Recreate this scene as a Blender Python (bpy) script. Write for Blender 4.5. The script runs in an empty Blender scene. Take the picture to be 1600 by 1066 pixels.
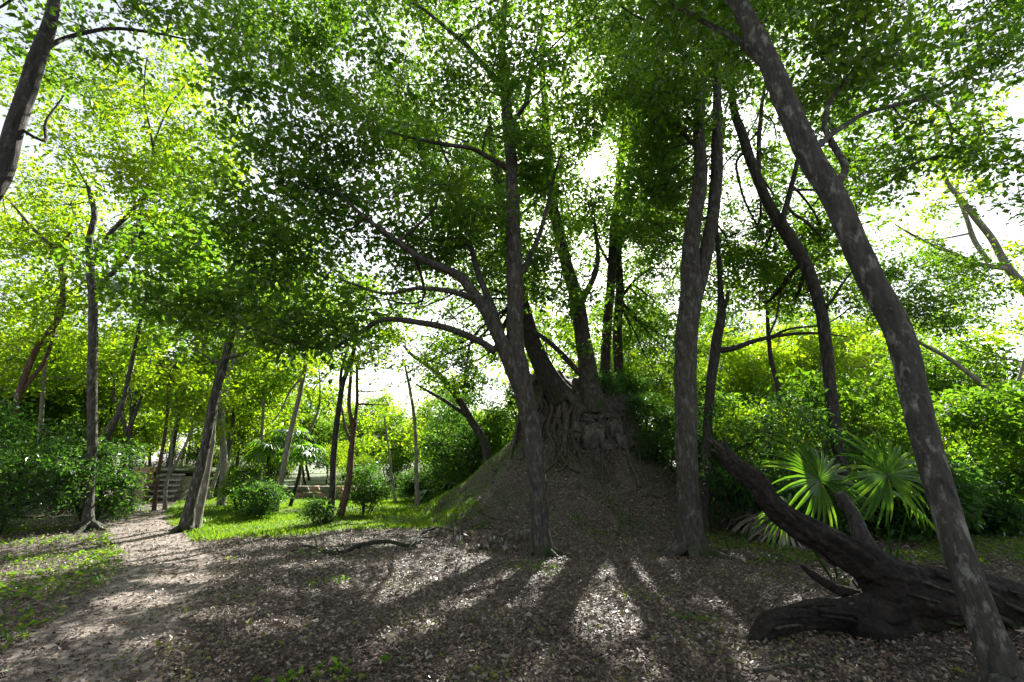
import bpy, math, random
import numpy as np
from mathutils import Vector

# ---------------------------------------------------------------- camera, light, exposure
SC = bpy.context.scene
COL = SC.collection
PITCH = math.radians(14.7)
CAM_Z = 1.55
FPX = 711.0                                   # focal length in photo pixels (16 mm on a 36 mm frame)
cam_data = bpy.data.cameras.new('camera')
cam_data.lens = 16.0
cam_data.sensor_width = 36.0
cam_data.clip_start = 0.05
cam_data.clip_end = 2000.0
cam = bpy.data.objects.new('camera', cam_data)
COL.objects.link(cam)
cam.location = (0, 0, CAM_Z)
cam.rotation_euler = (math.pi / 2 + PITCH, 0, 0)
SC.camera = cam

SUN_EL = math.radians(35.3)
SUN_AZ = math.radians(11.4)                   # to the right of straight ahead
SUN = Vector((math.cos(SUN_EL) * math.sin(SUN_AZ), math.cos(SUN_EL) * math.cos(SUN_AZ), math.sin(SUN_EL)))
world = bpy.data.worlds.new('World')
SC.world = world
world.use_nodes = True
wn = world.node_tree.nodes
bg = wn['Background']
sky = wn.new('ShaderNodeTexSky')
sky.sky_type = 'NISHITA'
sky.sun_disc = False
sky.sun_elevation = SUN_EL
sky.sun_rotation = SUN_AZ
sky.air_density = 1.0
sky.dust_density = 1.5
sky.ozone_density = 1.0
hs = wn.new('ShaderNodeHueSaturation')          # hazy, milky daylight sky
hs.inputs['Saturation'].default_value = 0.35
world.node_tree.links.new(sky.outputs[0], hs.inputs['Color'])
world.node_tree.links.new(hs.outputs[0], bg.inputs[0])
bg.inputs[1].default_value = 0.075
sun_data = bpy.data.lights.new('sun', 'SUN')
sun_data.energy = 5.0
sun_data.angle = math.radians(0.5)
sun_data.color = (1.0, 0.95, 0.86)
sun = bpy.data.objects.new('sun', sun_data)
COL.objects.link(sun)
sun.rotation_euler = SUN.to_track_quat('Z', 'Y').to_euler()
sun.location = (5, 20, 30)
SC.view_settings.view_transform = 'Standard'
SC.view_settings.look = 'None'
SC.view_settings.exposure = 2.0
SC.view_settings.gamma = 1.0
SC.render.engine = 'CYCLES'
SC.cycles.max_bounces = 6
SC.cycles.diffuse_bounces = 3
SC.cycles.glossy_bounces = 2
SC.cycles.transmission_bounces = 4
SC.cycles.transparent_max_bounces = 8
SC.cycles.use_denoising = True
SC.cycles.sample_clamp_indirect = 6.0

# ---------------------------------------------------------------- helpers
RNG = np.random.default_rng(7)
random.seed(7)
cT, sT = math.cos(PITCH), math.sin(PITCH)


def ray(px, py):
    u = (px - 800.0) / FPX
    v = (533.0 - py) / FPX
    return np.array([u, cT - v * sT, sT + v * cT])


def P(px, py, Y):
    d = ray(px, py)
    return np.array([0, 0, CAM_Z]) + d * (Y / d[1])


def depth_scale(px, py, Y):
    return Y / ray(px, py)[1] / FPX           # metres per photo pixel there


def G(px, py):
    d = ray(px, py)
    t = -CAM_Z / d[2]
    return d[0] * t, d[1] * t


MX, MY = 2.15, 15.0                            # centre of the mound


def wob(x, y, s=1.0, ph=0.0):
    return (np.sin(x * 1.3 * s + y * 0.7 * s + ph) + np.sin(x * -0.8 * s + y * 1.9 * s + 1.3 + ph * 2)
            + np.sin(x * 2.9 * s + y * 2.3 * s + 2.1 + ph) * 0.5 + np.sin(x * 4.1 * s - y * 3.7 * s + ph * 3) * 0.35) / 2.85


def H0(x, y):
    x = np.asarray(x, float)
    y = np.asarray(y, float)
    return 0.035 * wob(x, y, 0.7) + 0.02 * wob(x, y, 2.3, 1.0)


def Hm(x, y):
    x = np.asarray(x, float)
    y = np.asarray(y, float)
    dx, dy = x - MX, y - MY
    r = np.hypot(dx, dy)
    th = np.arctan2(dy, dx)
    rr = r * (1 + 0.05 * np.sin(3 * th + 1) + 0.035 * np.sin(5 * th + 2) + 0.02 * np.sin(11 * th))
    z = -0.25 + 2.45 * (np.clip((5.95 - rr) / 3.95, 0, 1.05)) ** 1.85
    k = np.clip((2.0 - rr) / 0.5, 0, 1)
    k = k * k * (3 - 2 * k)
    z = z + k * (1.35 - 0.24 * dx) + 0.25 * np.clip(1 - rr / 1.4, 0, 1)
    z = z + (0.14 * wob(x, y, 1.1, 2.0) + .07 * np.sin(9 * th + 2.5 * np.sin(r * 1.3)) * np.clip(r / 3, 0, 1)) * np.clip((6.2 - rr) / 2.0, 0, 1) + .045 * wob(x, y, 4.1, 1.0) * np.clip((6.2 - rr) / 2.0, 0, 1) + k * 0.24 * wob(x, y, 3.5, 0.4) + k * .12 * wob(x, y, 7.0, 1.4)
    return z


def H(x, y):
    return np.maximum(H0(x, y), Hm(x, y))


def SURF(px, py, tmin=3.0, tmax=40.0):
    d = ray(px, py)
    t = np.linspace(tmin, tmax, 4000)
    p = np.array([0, 0, CAM_Z])[None] + d[None] * t[:, None]
    below = np.nonzero(p[:, 2] < H(p[:, 0], p[:, 1]))[0]
    return p[below[0]] if len(below) else p[-1]


def tag(o, label, cat, group=None):
    o['label'] = label
    o['category'] = cat
    if group:
        o['group'] = group
    return o


def fast_mesh(name, verts, faces, smooth=True, mat=None, attr=None):
    """faces: (n, k) int array of equal sized polygons; attr: per-face float 'rnd'."""
    verts = np.ascontiguousarray(verts, np.float32)
    faces = np.ascontiguousarray(faces, np.int32)
    n, k = faces.shape
    me = bpy.data.meshes.new(name)
    me.vertices.add(len(verts))
    me.vertices.foreach_set('co', verts.ravel())
    me.loops.add(n * k)
    me.loops.foreach_set('vertex_index', faces.ravel())
    me.polygons.add(n)
    me.polygons.foreach_set('loop_start', np.arange(0, n * k, k, dtype=np.int32))
    me.polygons.foreach_set('use_smooth', np.full(n, bool(smooth)))
    if attr is not None:
        a = me.attributes.new('rnd', 'FLOAT', 'FACE')
        a.data.foreach_set('value', np.ascontiguousarray(attr, np.float32))
    me.update(calc_edges=True)
    if mat:
        me.materials.append(mat)
    return me


def link(name, me, parent=None, loc=(0, 0, 0)):
    o = bpy.data.objects.new(name, me)
    COL.objects.link(o)
    o.location = loc
    if parent:
        o.parent = parent
    return o


def empty(name, loc):
    o = bpy.data.objects.new(name, None)
    COL.objects.link(o)
    o.location = tuple(float(c) for c in loc)
    o.empty_display_size = 0.2
    return o


def resample(pts, rad, step):
    """Catmull-Rom through the nodes."""
    pts = np.asarray(pts, float)
    rad = np.asarray(rad, float)
    e = np.vstack([2 * pts[0] - pts[1], pts, 2 * pts[-1] - pts[-2]])
    op, orr = [], []
    for i in range(len(pts) - 1):
        p0, p1, p2, p3 = e[i], e[i + 1], e[i + 2], e[i + 3]
        n = max(1, int(np.linalg.norm(p2 - p1) / step))
        for j in range(n):
            t = j / n
            op.append(0.5 * (2 * p1 + (p2 - p0) * t + (2 * p0 - 5 * p1 + 4 * p2 - p3) * t * t
                             + (3 * p1 - p0 - 3 * p2 + p3) * t ** 3))
            orr.append(rad[i] + (rad[i + 1] - rad[i]) * t)
    op.append(pts[-1])
    orr.append(rad[-1])
    return np.array(op), np.array(orr)


class Tubes:
    """collects swept tubes of quads"""

    def __init__(self):
        self.v, self.f, self.n = [], [], 0

    def add(self, pts, rad, seg=10, step=0.12, rough=0.06, flare=0.0, flare_h=0.5, lobes=5, wander=0.0, cap=True, ridge=0.0):
        p, r = resample(pts, rad, step)
        m = len(p)
        ph = RNG.uniform(0, 6.28, 6)
        s = np.concatenate([[0], np.cumsum(np.linalg.norm(np.diff(p, axis=0), axis=1))])
        if wander:
            p = p + wander * np.stack([np.sin(s * 2.1 + ph[0]) + .5 * np.sin(s * 5.3 + ph[3]), np.sin(s * 1.7 + ph[1]) + .5 * np.sin(s * 4.4 + ph[4]), .5 * np.sin(s * 2.6 + ph[2])], 1) * np.minimum(1, s / 0.3)[:, None]
        t = np.gradient(p, axis=0)
        t /= np.linalg.norm(t, axis=1)[:, None] + 1e-9
        u = np.zeros_like(p)
        a = np.array([1.0, 0, 0]) if abs(t[0][0]) < 0.8 else np.array([0, 1.0, 0])
        u[0] = a - t[0] * a.dot(t[0])
        u[0] /= np.linalg.norm(u[0])
        for i in range(1, m):
            w = u[i - 1] - t[i] * u[i - 1].dot(t[i])
            u[i] = w / (np.linalg.norm(w) + 1e-9)
        w = np.cross(t, u)
        th = np.arange(seg) / seg * 2 * np.pi
        R = r[:, None] * np.ones(seg)[None]
        S = s[:, None] / max(r.max(), 0.02)
        T = th[None]
        nz = (np.sin(2 * T + S * 0.31 + ph[0]) + np.sin(3 * T - S * .37 + ph[1]) * .8 + np.sin(T + S * .23 + ph[2]) * .8
              + np.sin(5 * T + S * .71 + ph[3]) * .5 + np.sin(7 * T - S * 1.3 + ph[4]) * .35 + np.sin(4 * T + 2.2 * S + ph[5]) * .2) / 2.4
        R = R * (1 + rough * nz)
        if ridge:
            R = R * (1 - ridge * .5 + ridge * np.abs(np.sin(T * 4.5 + 0.8 * np.sin(S * .7 + ph[5]) + ph[2])) * (0.6 + .4 * np.sin(S * 2.2 + 3 * T + ph[1])) + ridge * .4 * (np.abs(np.sin(T * 10.5 + 1.2 * np.sin(S * 1.9 + ph[0]) + .6 * np.sin(S * 6.1))) - .5) * (.5 + .5 * np.sin(S * 3.7 + 5 * T + ph[3])))
        if flare:
            k = np.exp(-s / flare_h)[:, None]
            R = R * (1 + flare * k * (0.45 + 0.55 * np.maximum(0, np.cos(lobes * T + ph[4])) ** 1.3 + .25 * np.sin(2 * T + ph[5])))
        V = p[:, None] + R[..., None] * (np.cos(T)[..., None] * u[:, None] + np.sin(T)[..., None] * w[:, None])
        V = V.reshape(-1, 3)
        i = np.arange(m - 1)[:, None] * seg
        j = np.arange(seg)[None]
        F = np.stack([i + j, i + (j + 1) % seg, i + seg + (j + 1) % seg, i + seg + j], -1).reshape(-1, 4)
        self.v.append(V)
        self.f.append(F + self.n)
        self.n += len(V)
        if cap:                                   # close both ends with a fan of quads onto a doubled centre
            for (ring, c, flip) in ((0, p[0], True), ((m - 1) * seg, p[-1], False)):
                cv = np.array([c + RNG.normal(0, 0.05, 3) * r[0 if flip else -1]])
                self.v.append(cv)
                ci = self.n
                self.n += 1
                base = self.n - 1 - (len(V)) - (0 if flip else 1) + ring
                for q in range(0, seg - 1, 2):
                    a_, b_, c_ = base + q, base + q + 1, base + (q + 2) % seg
                    self.f.append(np.array([[ci, c_, b_, a_] if flip else [ci, a_, b_, c_]]))
        return p, r

    def twigs(self, A, M, B, ra, rb, seg=4):
        """batch of thin three-ring twigs A -> M -> B"""
        n = len(A)
        if n == 0:
            return
        d = B - A
        d /= np.linalg.norm(d, axis=1)[:, None] + 1e-9
        a = np.where(np.abs(d[:, 2:3]) < 0.8, np.array([[0, 0, 1.0]]), np.array([[1.0, 0, 0]]))
        u = np.cross(d, a)
        u /= np.linalg.norm(u, axis=1)[:, None] + 1e-9
        w = np.cross(d, u)
        th = np.arange(seg) / seg * 2 * np.pi
        ring = np.cos(th)[None, :, None] * u[:, None] + np.sin(th)[None, :, None] * w[:, None]
        ra = np.broadcast_to(np.asarray(ra, float), (n,))[:, None, None]
        rb = np.broadcast_to(np.asarray(rb, float), (n,))[:, None, None]
        V = np.stack([A[:, None] + ring * ra, M[:, None] + ring * (ra + rb) / 2, B[:, None] + ring * rb], 1)
        V = V.reshape(-1, 3)
        j = np.arange(seg)
        q = np.stack([j, (j + 1) % seg, seg + (j + 1) % seg, seg + j], -1)
        q = np.concatenate([q, q + seg])
        F = (np.arange(n) * 3 * seg)[:, None, None] + q[None]
        self.v.append(V)
        self.f.append(F.reshape(-1, 4) + self.n)
        self.n += len(V)

    def build(self, name, mat, parent, origin=(0, 0, 0)):
        if not self.v:
            return None
        V = np.concatenate(self.v) - np.asarray(origin, float)[None]
        o = link(name, fast_mesh(name, V, np.concatenate(self.f), True, mat), parent)
        if name == 'twigs':
            o['kind'] = 'stuff'
        return o


def unit(a):
    return a / (np.linalg.norm(a, axis=-1, keepdims=True) + 1e-9)


def leaf_geo(pos, direc, normal, L, W, fold=0.25):
    """two-triangle leaves folded along the midrib"""
    n = len(pos)
    s = unit(np.cross(direc, normal))
    nn = np.cross(s, direc)
    L = np.broadcast_to(np.asarray(L, float), (n,))[:, None]
    W = np.broadcast_to(np.asarray(W, float), (n,))[:, None]
    f = RNG.uniform(-fold, fold, (n, 1)) + 0.1
    mid = pos + direc * L * 0.45
    a = mid + s * W * .5 + nn * f * W
    b = mid - s * W * .5 + nn * f * W
    tip = pos + direc * L - nn * L * 0.12
    V = np.stack([pos, a, tip, b], 1).reshape(-1, 3)
    o = np.arange(n)[:, None] * 4
    F = np.stack([o + np.array([[0, 1, 2]]), o + np.array([[0, 2, 3]])], 1).reshape(-1, 3)
    return V, F


# ground patches that the sun reaches through gaps in the canopy: x, y, rx, ry
SUNNY = []


def sunny(px, py, wpx, hpx):
    x, y = G(px, py)
    x1, _ = G(px + wpx, py)
    _, y0 = G(px, py + hpx)
    _, y1 = G(px, py - hpx)
    SUNNY.append((x, y, abs(x1 - x), abs(y1 - y0) / 2))


for a in ((905, 965, 85, 38), (630, 938, 70, 14), (565, 918, 50, 8), (1120, 1035, 60, 22), (420, 985, 60, 14), (250, 1000, 60, 14),
          (110, 990, 60, 10), (215, 935, 70, 12), (300, 905, 80, 10), (250, 868, 70, 14), (230, 838, 60, 12), (70, 885, 90, 30),
          (450, 822, 200, 20), (330, 835, 60, 8), (370, 850, 90, 8), (560, 836, 90, 10), (690, 905, 40, 6), (590, 1010, 40, 8),
          (760, 950, 60, 12), (1000, 950, 50, 12), (470, 925, 60, 8), (700, 990, 50, 10), (960, 1030, 60, 10), (640, 805, 60, 10), (800, 1040, 80, 12), (340, 960, 60, 10), (500, 885, 60, 8)):
    sunny(*a)


THIN = [(7.5, 9.5, 4.5, 5.0), (-5.2, 11.0, 3.2, 3.5)]
SUNNY += [(3.55, 4.9, .5, .8), (-1.9, 9.6, .9, .7)]


def sun_keep(p, soft=0.75):
    """False for leaves that would shade one of the sunny patches, or stand in the gap the sun shines through"""
    k = p[:, 2] / SUN.z
    gx = p[:, 0] - SUN.x * k
    gy = p[:, 1] - SUN.y * k
    keep = np.ones(len(p), bool)
    nz = wob(gx, gy, 3.0) * soft
    for (x, y, rx, ry) in SUNNY:
        q = ((gx - x) / rx) ** 2 + ((gy - y) / ry) ** 2
        keep &= q > 1 + nz
    for (x, y, rx, ry) in THIN:
        q = ((gx - x) / rx) ** 2 + ((gy - y) / ry) ** 2
        keep &= (q > 1) | (wob(gx, gy, 2.1, 3.0) < .05)
    keep &= wob(gx, gy, 1.5, 5.0) + .6 * wob(gx, gy, 4.3, 1.0) < .9
    # the gap in front of the sun
    k = (p[:, 2] - CAM_Z) / SUN.z
    ex = p[:, 0] - SUN.x * k
    ey = (p[:, 1] - SUN.y * k) * 0.6
    r = np.linalg.norm(p - np.array([0, 0, CAM_Z]), axis=1)
    keep &= np.hypot(ex, ey) > 0.024 * r * (1 + 0.4 * np.sin(p[:, 0] * 9 + p[:, 2] * 7))
    return keep


def crown_leaves(centers, per, spread, L, carve=True, droop=0.15):
    c = np.repeat(centers, per, 0)
    n = len(c)
    off = RNG.normal(0, 1, (n, 3)) * np.array([spread, spread, spread * 0.55])
    p = c + off
    if carve:
        k = sun_keep(p)
        p, off = p[k], off[k]
        n = len(p)
    d = unit(unit(off * np.array([1, 1, .6])) + RNG.normal(0, .55, (n, 3)) + np.array([0, 0, -droop]))
    nm = unit(np.array([0, 0, 1.0]) + RNG.normal(0, .55, (n, 3)))
    l = L * (.5 + .95 * RNG.random(n) ** 1.3)
    return p, d, nm, l


class Crown:
    def __init__(self):
        self.p, self.d, self.n, self.l = [], [], [], []

    def add(self, p, d, n, l):
        self.p.append(p)
        self.d.append(d)
        self.n.append(n)
        self.l.append(l)

    def build(self, name, mat, parent, origin=(0, 0, 0), wr=0.58, fold=.25):
        if not self.p:
            return None
        p = np.concatenate(self.p) - np.asarray(origin, float)[None]
        d, n, l = np.concatenate(self.d), np.concatenate(self.n), np.concatenate(self.l)
        if len(p) == 0:
            return None
        V, F = leaf_geo(p, d, n, l, l * wr, fold)
        cl = 0.5 + 0.5 * np.sin(p[:, 0] * 1.7 + 1) * np.sin(p[:, 1] * 1.3) * np.sin(p[:, 2] * 1.9 + 2)
        rnd = np.clip(0.65 * RNG.random(len(p)) + 0.35 * cl, 0, 1)
        o = link(name, fast_mesh(name, V, F, False, mat, np.repeat(rnd, 2)), parent)
        o['kind'] = 'stuff'
        return o


# ---------------------------------------------------------------- materials
def new_mat(name):
    m = bpy.data.materials.new(name)
    m.use_nodes = True
    nt = m.node_tree
    nt.nodes.clear()
    out = nt.nodes.new('ShaderNodeOutputMaterial')
    return m, nt, out


def N(nt, typ, **kw):
    n = nt.nodes.new(typ)
    for k, v in kw.items():
        if k.startswith('i_'):
            n.inputs[k[2:].replace('_', ' ')].default_value = v
        else:
            setattr(n, k, v)
    return n


def ramp(nt, src, stops):
    r = nt.nodes.new('ShaderNodeValToRGB')
    els = r.color_ramp.elements
    while len(els) < len(stops):
        els.new(0.5)
    for e, (pos, c) in zip(els, stops):
        e.position = pos
        e.color = (*c, 1)
    nt.links.new(src, r.inputs[0])
    return r.outputs[0]


def leaf_mat(name, refl, trans, gloss=0.06, tfac=0.5, rough=0.4):
    m, nt, out = new_mat(name)
    at = N(nt, 'ShaderNodeAttribute', attribute_name='rnd')
    cr = ramp(nt, at.outputs['Fac'], refl)
    ct = ramp(nt, at.outputs['Fac'], trans)
    df = N(nt, 'ShaderNodeBsdfDiffuse')
    tr = N(nt, 'ShaderNodeBsdfTranslucent')
    gl = N(nt, 'ShaderNodeBsdfGlossy')
    gl.inputs['Roughness'].default_value = rough
    gl.inputs['Color'].default_value = (.9, .95, 1, 1)
    nt.links.new(cr, df.inputs[0])
    nt.links.new(ct, tr.inputs[0])
    mx = N(nt, 'ShaderNodeMixShader')
    mx.inputs[0].default_value = tfac
    nt.links.new(df.outputs[0], mx.inputs[1])
    nt.links.new(tr.outputs[0], mx.inputs[2])
    fr = N(nt, 'ShaderNodeFresnel')
    fr.inputs[0].default_value = 1.4
    ml = N(nt, 'ShaderNodeMath', operation='MULTIPLY')
    nt.links.new(fr.outputs[0], ml.inputs[0])
    ml.inputs[1].default_value = gloss * 4
    ml.use_clamp = True
    m2 = N(nt, 'ShaderNodeMixShader')
    nt.links.new(ml.outputs[0], m2.inputs[0])
    nt.links.new(mx.outputs[0], m2.inputs[1])
    nt.links.new(gl.outputs[0], m2.inputs[2])
    nt.links.new(m2.outputs[0], out.inputs[0])
    return m


def bark_mat(name, dark, mid, pale, moss=0.25, mosscol=(0.028, 0.038, 0.013), zs=0.22, bump=0.6, scale=9.0, moss_h=0.9):
    m, nt, out = new_mat(name)
    tc = N(nt, 'ShaderNodeTexCoord')
    mp = N(nt, 'ShaderNodeMapping')
    mp.inputs['Scale'].default_value = (1, 1, zs)
    nt.links.new(tc.outputs['Object'], mp.inputs[0])
    n1 = N(nt, 'ShaderNodeTexNoise')
    n1.inputs['Scale'].default_value = scale * 2
    n1.inputs['Detail'].default_value = 8
    n1.inputs['Roughness'].default_value = .7
    nt.links.new(mp.outputs[0], n1.inputs[0])
    n2 = N(nt, 'ShaderNodeTexNoise')
    n2.inputs['Scale'].default_value = 13
    n2.inputs['Detail'].default_value = 7
    n2.inputs['Roughness'].default_value = .7
    mp2 = N(nt, 'ShaderNodeMapping')
    mp2.inputs['Scale'].default_value = (1, 1, .45)
    nt.links.new(tc.outputs['Object'], mp2.inputs[0])
    nt.links.new(mp2.outputs[0], n2.inputs[0])
    c1 = ramp(nt, n1.outputs[0], [(.3, dark), (.62, mid)])
    lf = ramp(nt, n2.outputs[0], [(.52, (0, 0, 0)), (.68, (1, 1, 1))])
    mixp = N(nt, 'ShaderNodeMix', data_type='RGBA')
    nt.links.new(lf, mixp.inputs[0])
    nt.links.new(c1, mixp.inputs[6])
    mixp.inputs[7].default_value = (*pale, 1)
    n3 = N(nt, 'ShaderNodeTexNoise')
    n3.inputs['Scale'].default_value = 2.6
    n3.inputs['Detail'].default_value = 6
    n3.inputs['Roughness'].default_value = .65
    nt.links.new(tc.outputs['Object'], n3.inputs[0])
    sp = N(nt, 'ShaderNodeSeparateXYZ')
    nt.links.new(tc.outputs['Object'], sp.inputs[0])
    mr = N(nt, 'ShaderNodeMapRange')                # moss grows up from the foot of the trunk
    mr.inputs[1].default_value = 0.0
    mr.inputs[2].default_value = moss_h
    mr.inputs[3].default_value = 0.2
    mr.inputs[4].default_value = 0.0
    nt.links.new(sp.outputs[2], mr.inputs[0])
    ad = N(nt, 'ShaderNodeMath', operation='ADD')
    nt.links.new(n3.outputs[0], ad.inputs[0])
    nt.links.new(mr.outputs[0], ad.inputs[1])
    mf = ramp(nt, ad.outputs[0], [(.74 - moss * .5, (0, 0, 0)), (.86 - moss * .4, (1, 1, 1))])
    mixm = N(nt, 'ShaderNodeMix', data_type='RGBA')
    nt.links.new(mf, mixm.inputs[0])
    nt.links.new(mixp.outputs[2], mixm.inputs[6])
    mixm.inputs[7].default_value = (*mosscol, 1)
    vo = N(nt, 'ShaderNodeTexVoronoi')
    vo.inputs['Scale'].default_value = scale * 2.2
    nt.links.new(mp.outputs[0], vo.inputs[0])
    sm = N(nt, 'ShaderNodeMath', operation='MULTIPLY_ADD')
    nt.links.new(vo.outputs[0], sm.inputs[0])
    sm.inputs[1].default_value = .7
    nt.links.new(n1.outputs[0], sm.inputs[2])
    bp = N(nt, 'ShaderNodeBump')
    bp.inputs['Strength'].default_value = bump
    bp.inputs['Distance'].default_value = 0.06
    nt.links.new(sm.outputs[0], bp.inputs['Height'])
    pb = N(nt, 'ShaderNodeBsdfPrincipled')
    pb.inputs['Roughness'].default_value = .85
    pb.inputs['Specular IOR Level'].default_value = .25
    nt.links.new(mixm.outputs[2], pb.inputs['Base Color'])
    nt.links.new(bp.outputs[0], pb.inputs['Normal'])
    nt.links.new(pb.outputs[0], out.inputs[0])
    return m


def soil_mat(name, cols, scale=14.0, bump=.8, greens=None):
    m, nt, out = new_mat(name)
    tc = N(nt, 'ShaderNodeTexCoord')
    n1 = N(nt, 'ShaderNodeTexNoise')
    n1.inputs['Scale'].default_value = scale
    n1.inputs['Detail'].default_value = 9
    n1.inputs['Roughness'].default_value = .75
    nt.links.new(tc.outputs['Object'], n1.inputs[0])
    vo = N(nt, 'ShaderNodeTexVoronoi')
    vo.inputs['Scale'].default_value = scale * 1.6
    vo.inputs['Randomness'].default_value = 1
    nt.links.new(tc.outputs['Object'], vo.inputs[0])
    sp = N(nt, 'ShaderNodeSeparateColor')
    nt.links.new(vo.outputs['Color'], sp.inputs[0])
    ad = N(nt, 'ShaderNodeMath', operation='MULTIPLY_ADD')
    nt.links.new(sp.outputs[0], ad.inputs[0])
    ad.inputs[1].default_value = .5
    nt.links.new(n1.outputs[0], ad.inputs[2])
    c = ramp(nt, ad.outputs[0], cols)
    if greens:
        n2 = N(nt, 'ShaderNodeTexNoise')
        n2.inputs['Scale'].default_value = .8
        n2.inputs['Detail'].default_value = 7
        n2.inputs['Roughness'].default_value = .7
        nt.links.new(tc.outputs['Object'], n2.inputs[0])
        gf = ramp(nt, n2.outputs[0], [(.52, (0, 0, 0)), (.66, (.6, .6, .6))])
        mg = N(nt, 'ShaderNodeMix', data_type='RGBA')
        nt.links.new(gf, mg.inputs[0])
        nt.links.new(c, mg.inputs[6])
        mg.inputs[7].default_value = (*greens, 1)
        c = mg.outputs[2]
    bp = N(nt, 'ShaderNodeBump')
    bp.inputs['Strength'].default_value = bump
    bp.inputs['Distance'].default_value = .04
    nt.links.new(ad.outputs[0], bp.inputs['Height'])
    pb = N(nt, 'ShaderNodeBsdfPrincipled')
    pb.inputs['Roughness'].default_value = .8
    nt.links.new(c, pb.inputs['Base Color'])
    nt.links.new(bp.outputs[0], pb.inputs['Normal'])
    nt.links.new(pb.outputs[0], out.inputs[0])
    return m


M = {}
M['leaf'] = leaf_mat('canopy_leaf', [(0, (.022, .055, .010)), (.6, (.045, .095, .016)), (1, (.085, .13, .024))],
                     [(0, (.09, .22, .010)), (.6, (.18, .36, .012)), (1, (.31, .46, .015))], gloss=.025, tfac=.56)
M['leaf_y'] = leaf_mat('young_leaf', [(0, (.04, .09, .010)), (.6, (.07, .13, .014)), (1, (.11, .15, .02))],
                       [(0, (.20, .40, .006)), (.6, (.34, .54, .008)), (1, (.50, .60, .01))], tfac=.62, gloss=.025)
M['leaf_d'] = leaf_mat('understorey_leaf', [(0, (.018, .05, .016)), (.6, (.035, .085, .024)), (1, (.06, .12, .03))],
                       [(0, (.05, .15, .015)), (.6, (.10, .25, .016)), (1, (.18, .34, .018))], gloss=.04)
M['palm'] = leaf_mat('palm_leaf', [(0, (.03, .08, .012)), (.6, (.05, .11, .016)), (1, (.07, .13, .02))],
                     [(0, (.09, .25, .008)), (.6, (.15, .33, .010)), (1, (.22, .40, .012))], gloss=.02, tfac=.58)
M['grass'] = leaf_mat('grass_blade', [(0, (.04, .10, .010)), (.6, (.07, .14, .014)), (1, (.12, .15, .02))],
                      [(0, (.14, .32, .008)), (.6, (.22, .42, .012)), (1, (.34, .42, .02))], tfac=.5, gloss=.04)
M['litter'] = leaf_mat('dry_leaf', [(0, (.035, .024, .017)), (.35, (.10, .070, .049)), (.7, (.22, .162, .118)), (.93, (.38, .31, .245)), (.97, (.07, .10, .02)), (1, (.16, .17, .02))],
                       [(0, (.03, .018, .01)), (.6, (.08, .055, .035)), (1, (.12, .10, .03))], tfac=.12, gloss=.10, rough=.45)
M['dead'] = leaf_mat('dead_frond', [(0, (.06, .045, .036)), (.6, (.17, .14, .11)), (1, (.30, .26, .21))],
                     [(0, (.03, .02, .01)), (1, (.08, .06, .04))], tfac=.15, gloss=.08)
M['bark'] = bark_mat('grey_brown_bark', (.015, .0135, .011), (.066, .060, .050), (.145, .14, .12))
M['bark_pale'] = bark_mat('pale_bark', (.09, .08, .065), (.24, .22, .185), (.38, .36, .31), moss=.12, bump=.4)
M['bark_red'] = bark_mat('reddish_bark', (.03, .018, .014), (.12, .068, .05), (.17, .12, .095), moss=.15, bump=.4)
M['bark_dark'] = bark_mat('dark_wet_bark', (.010, .009, .007), (.042, .038, .032), (.085, .08, .068), moss=.3, moss_h=.5)
M['root'] = bark_mat('root_bark', (.02, .017, .014), (.085, .074, .06), (.14, .125, .10), moss=.0, moss_h=-9)
M['spotted'] = bark_mat('spotted_bark', (.016, .0145, .012), (.065, .06, .05), (.21, .205, .18), moss=.24)
M['wood'] = bark_mat('rotting_wood', (.006, .005, .004), (.024, .018, .014), (.045, .038, .03), moss=.18, zs=1.0, bump=1.0, scale=7, moss_h=.1)
M['soil'] = soil_mat('leafy_soil', [(.30, (.02, .015, .012)), (.6, (.06, .046, .036)), (.95, (.13, .105, .085))])
M['mound'] = soil_mat('mound_soil', [(.30, (.018, .014, .011)), (.6, (.052, .041, .032)), (.95, (.11, .09, .072))], greens=(.03, .05, .014))
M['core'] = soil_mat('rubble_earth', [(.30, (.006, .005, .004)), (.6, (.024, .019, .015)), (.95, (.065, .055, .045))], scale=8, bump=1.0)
M['path'] = soil_mat('trodden_earth', [(.30, (.05, .039, .032)), (.6, (.12, .095, .08)), (.95, (.22, .182, .155))], scale=9, bump=.7)
M['turf'] = soil_mat('mossy_turf', [(.30, (.02, .035, .008)), (.6, (.045, .08, .015)), (.95, (.09, .12, .03))])
M['stone'] = soil_mat('weathered_limestone', [(.30, (.014, .012, .010)), (.6, (.05, .044, .036)), (.95, (.12, .105, .085))], scale=9, bump=1.0, greens=(.022, .034, .014))
M['stone_pale'] = soil_mat('pale_masonry', [(.30, (.045, .037, .03)), (.6, (.13, .11, .088)), (.95, (.24, .21, .17))], scale=6, bump=.6, greens=(.04, .06, .02))
M['stone_red'] = soil_mat('ochre_masonry', [(.30, (.12, .07, .045)), (.6, (.30, .18, .12)), (.95, (.42, .30, .22))], scale=5, bump=.4)

# ---------------------------------------------------------------- the setting: ground, mound, path, turf
PATH = np.array([(-1.2, 0.6)] + [G(90, 1066), G(150, 1000), G(225, 932), G(268, 882), G(235, 842), G(215, 822), (-11.5, 15.0), (-14, 19.0), (-18, 24)])
PATH, _ = resample(np.column_stack([PATH, np.zeros(len(PATH))]), np.zeros(len(PATH)), 0.25)


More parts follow.
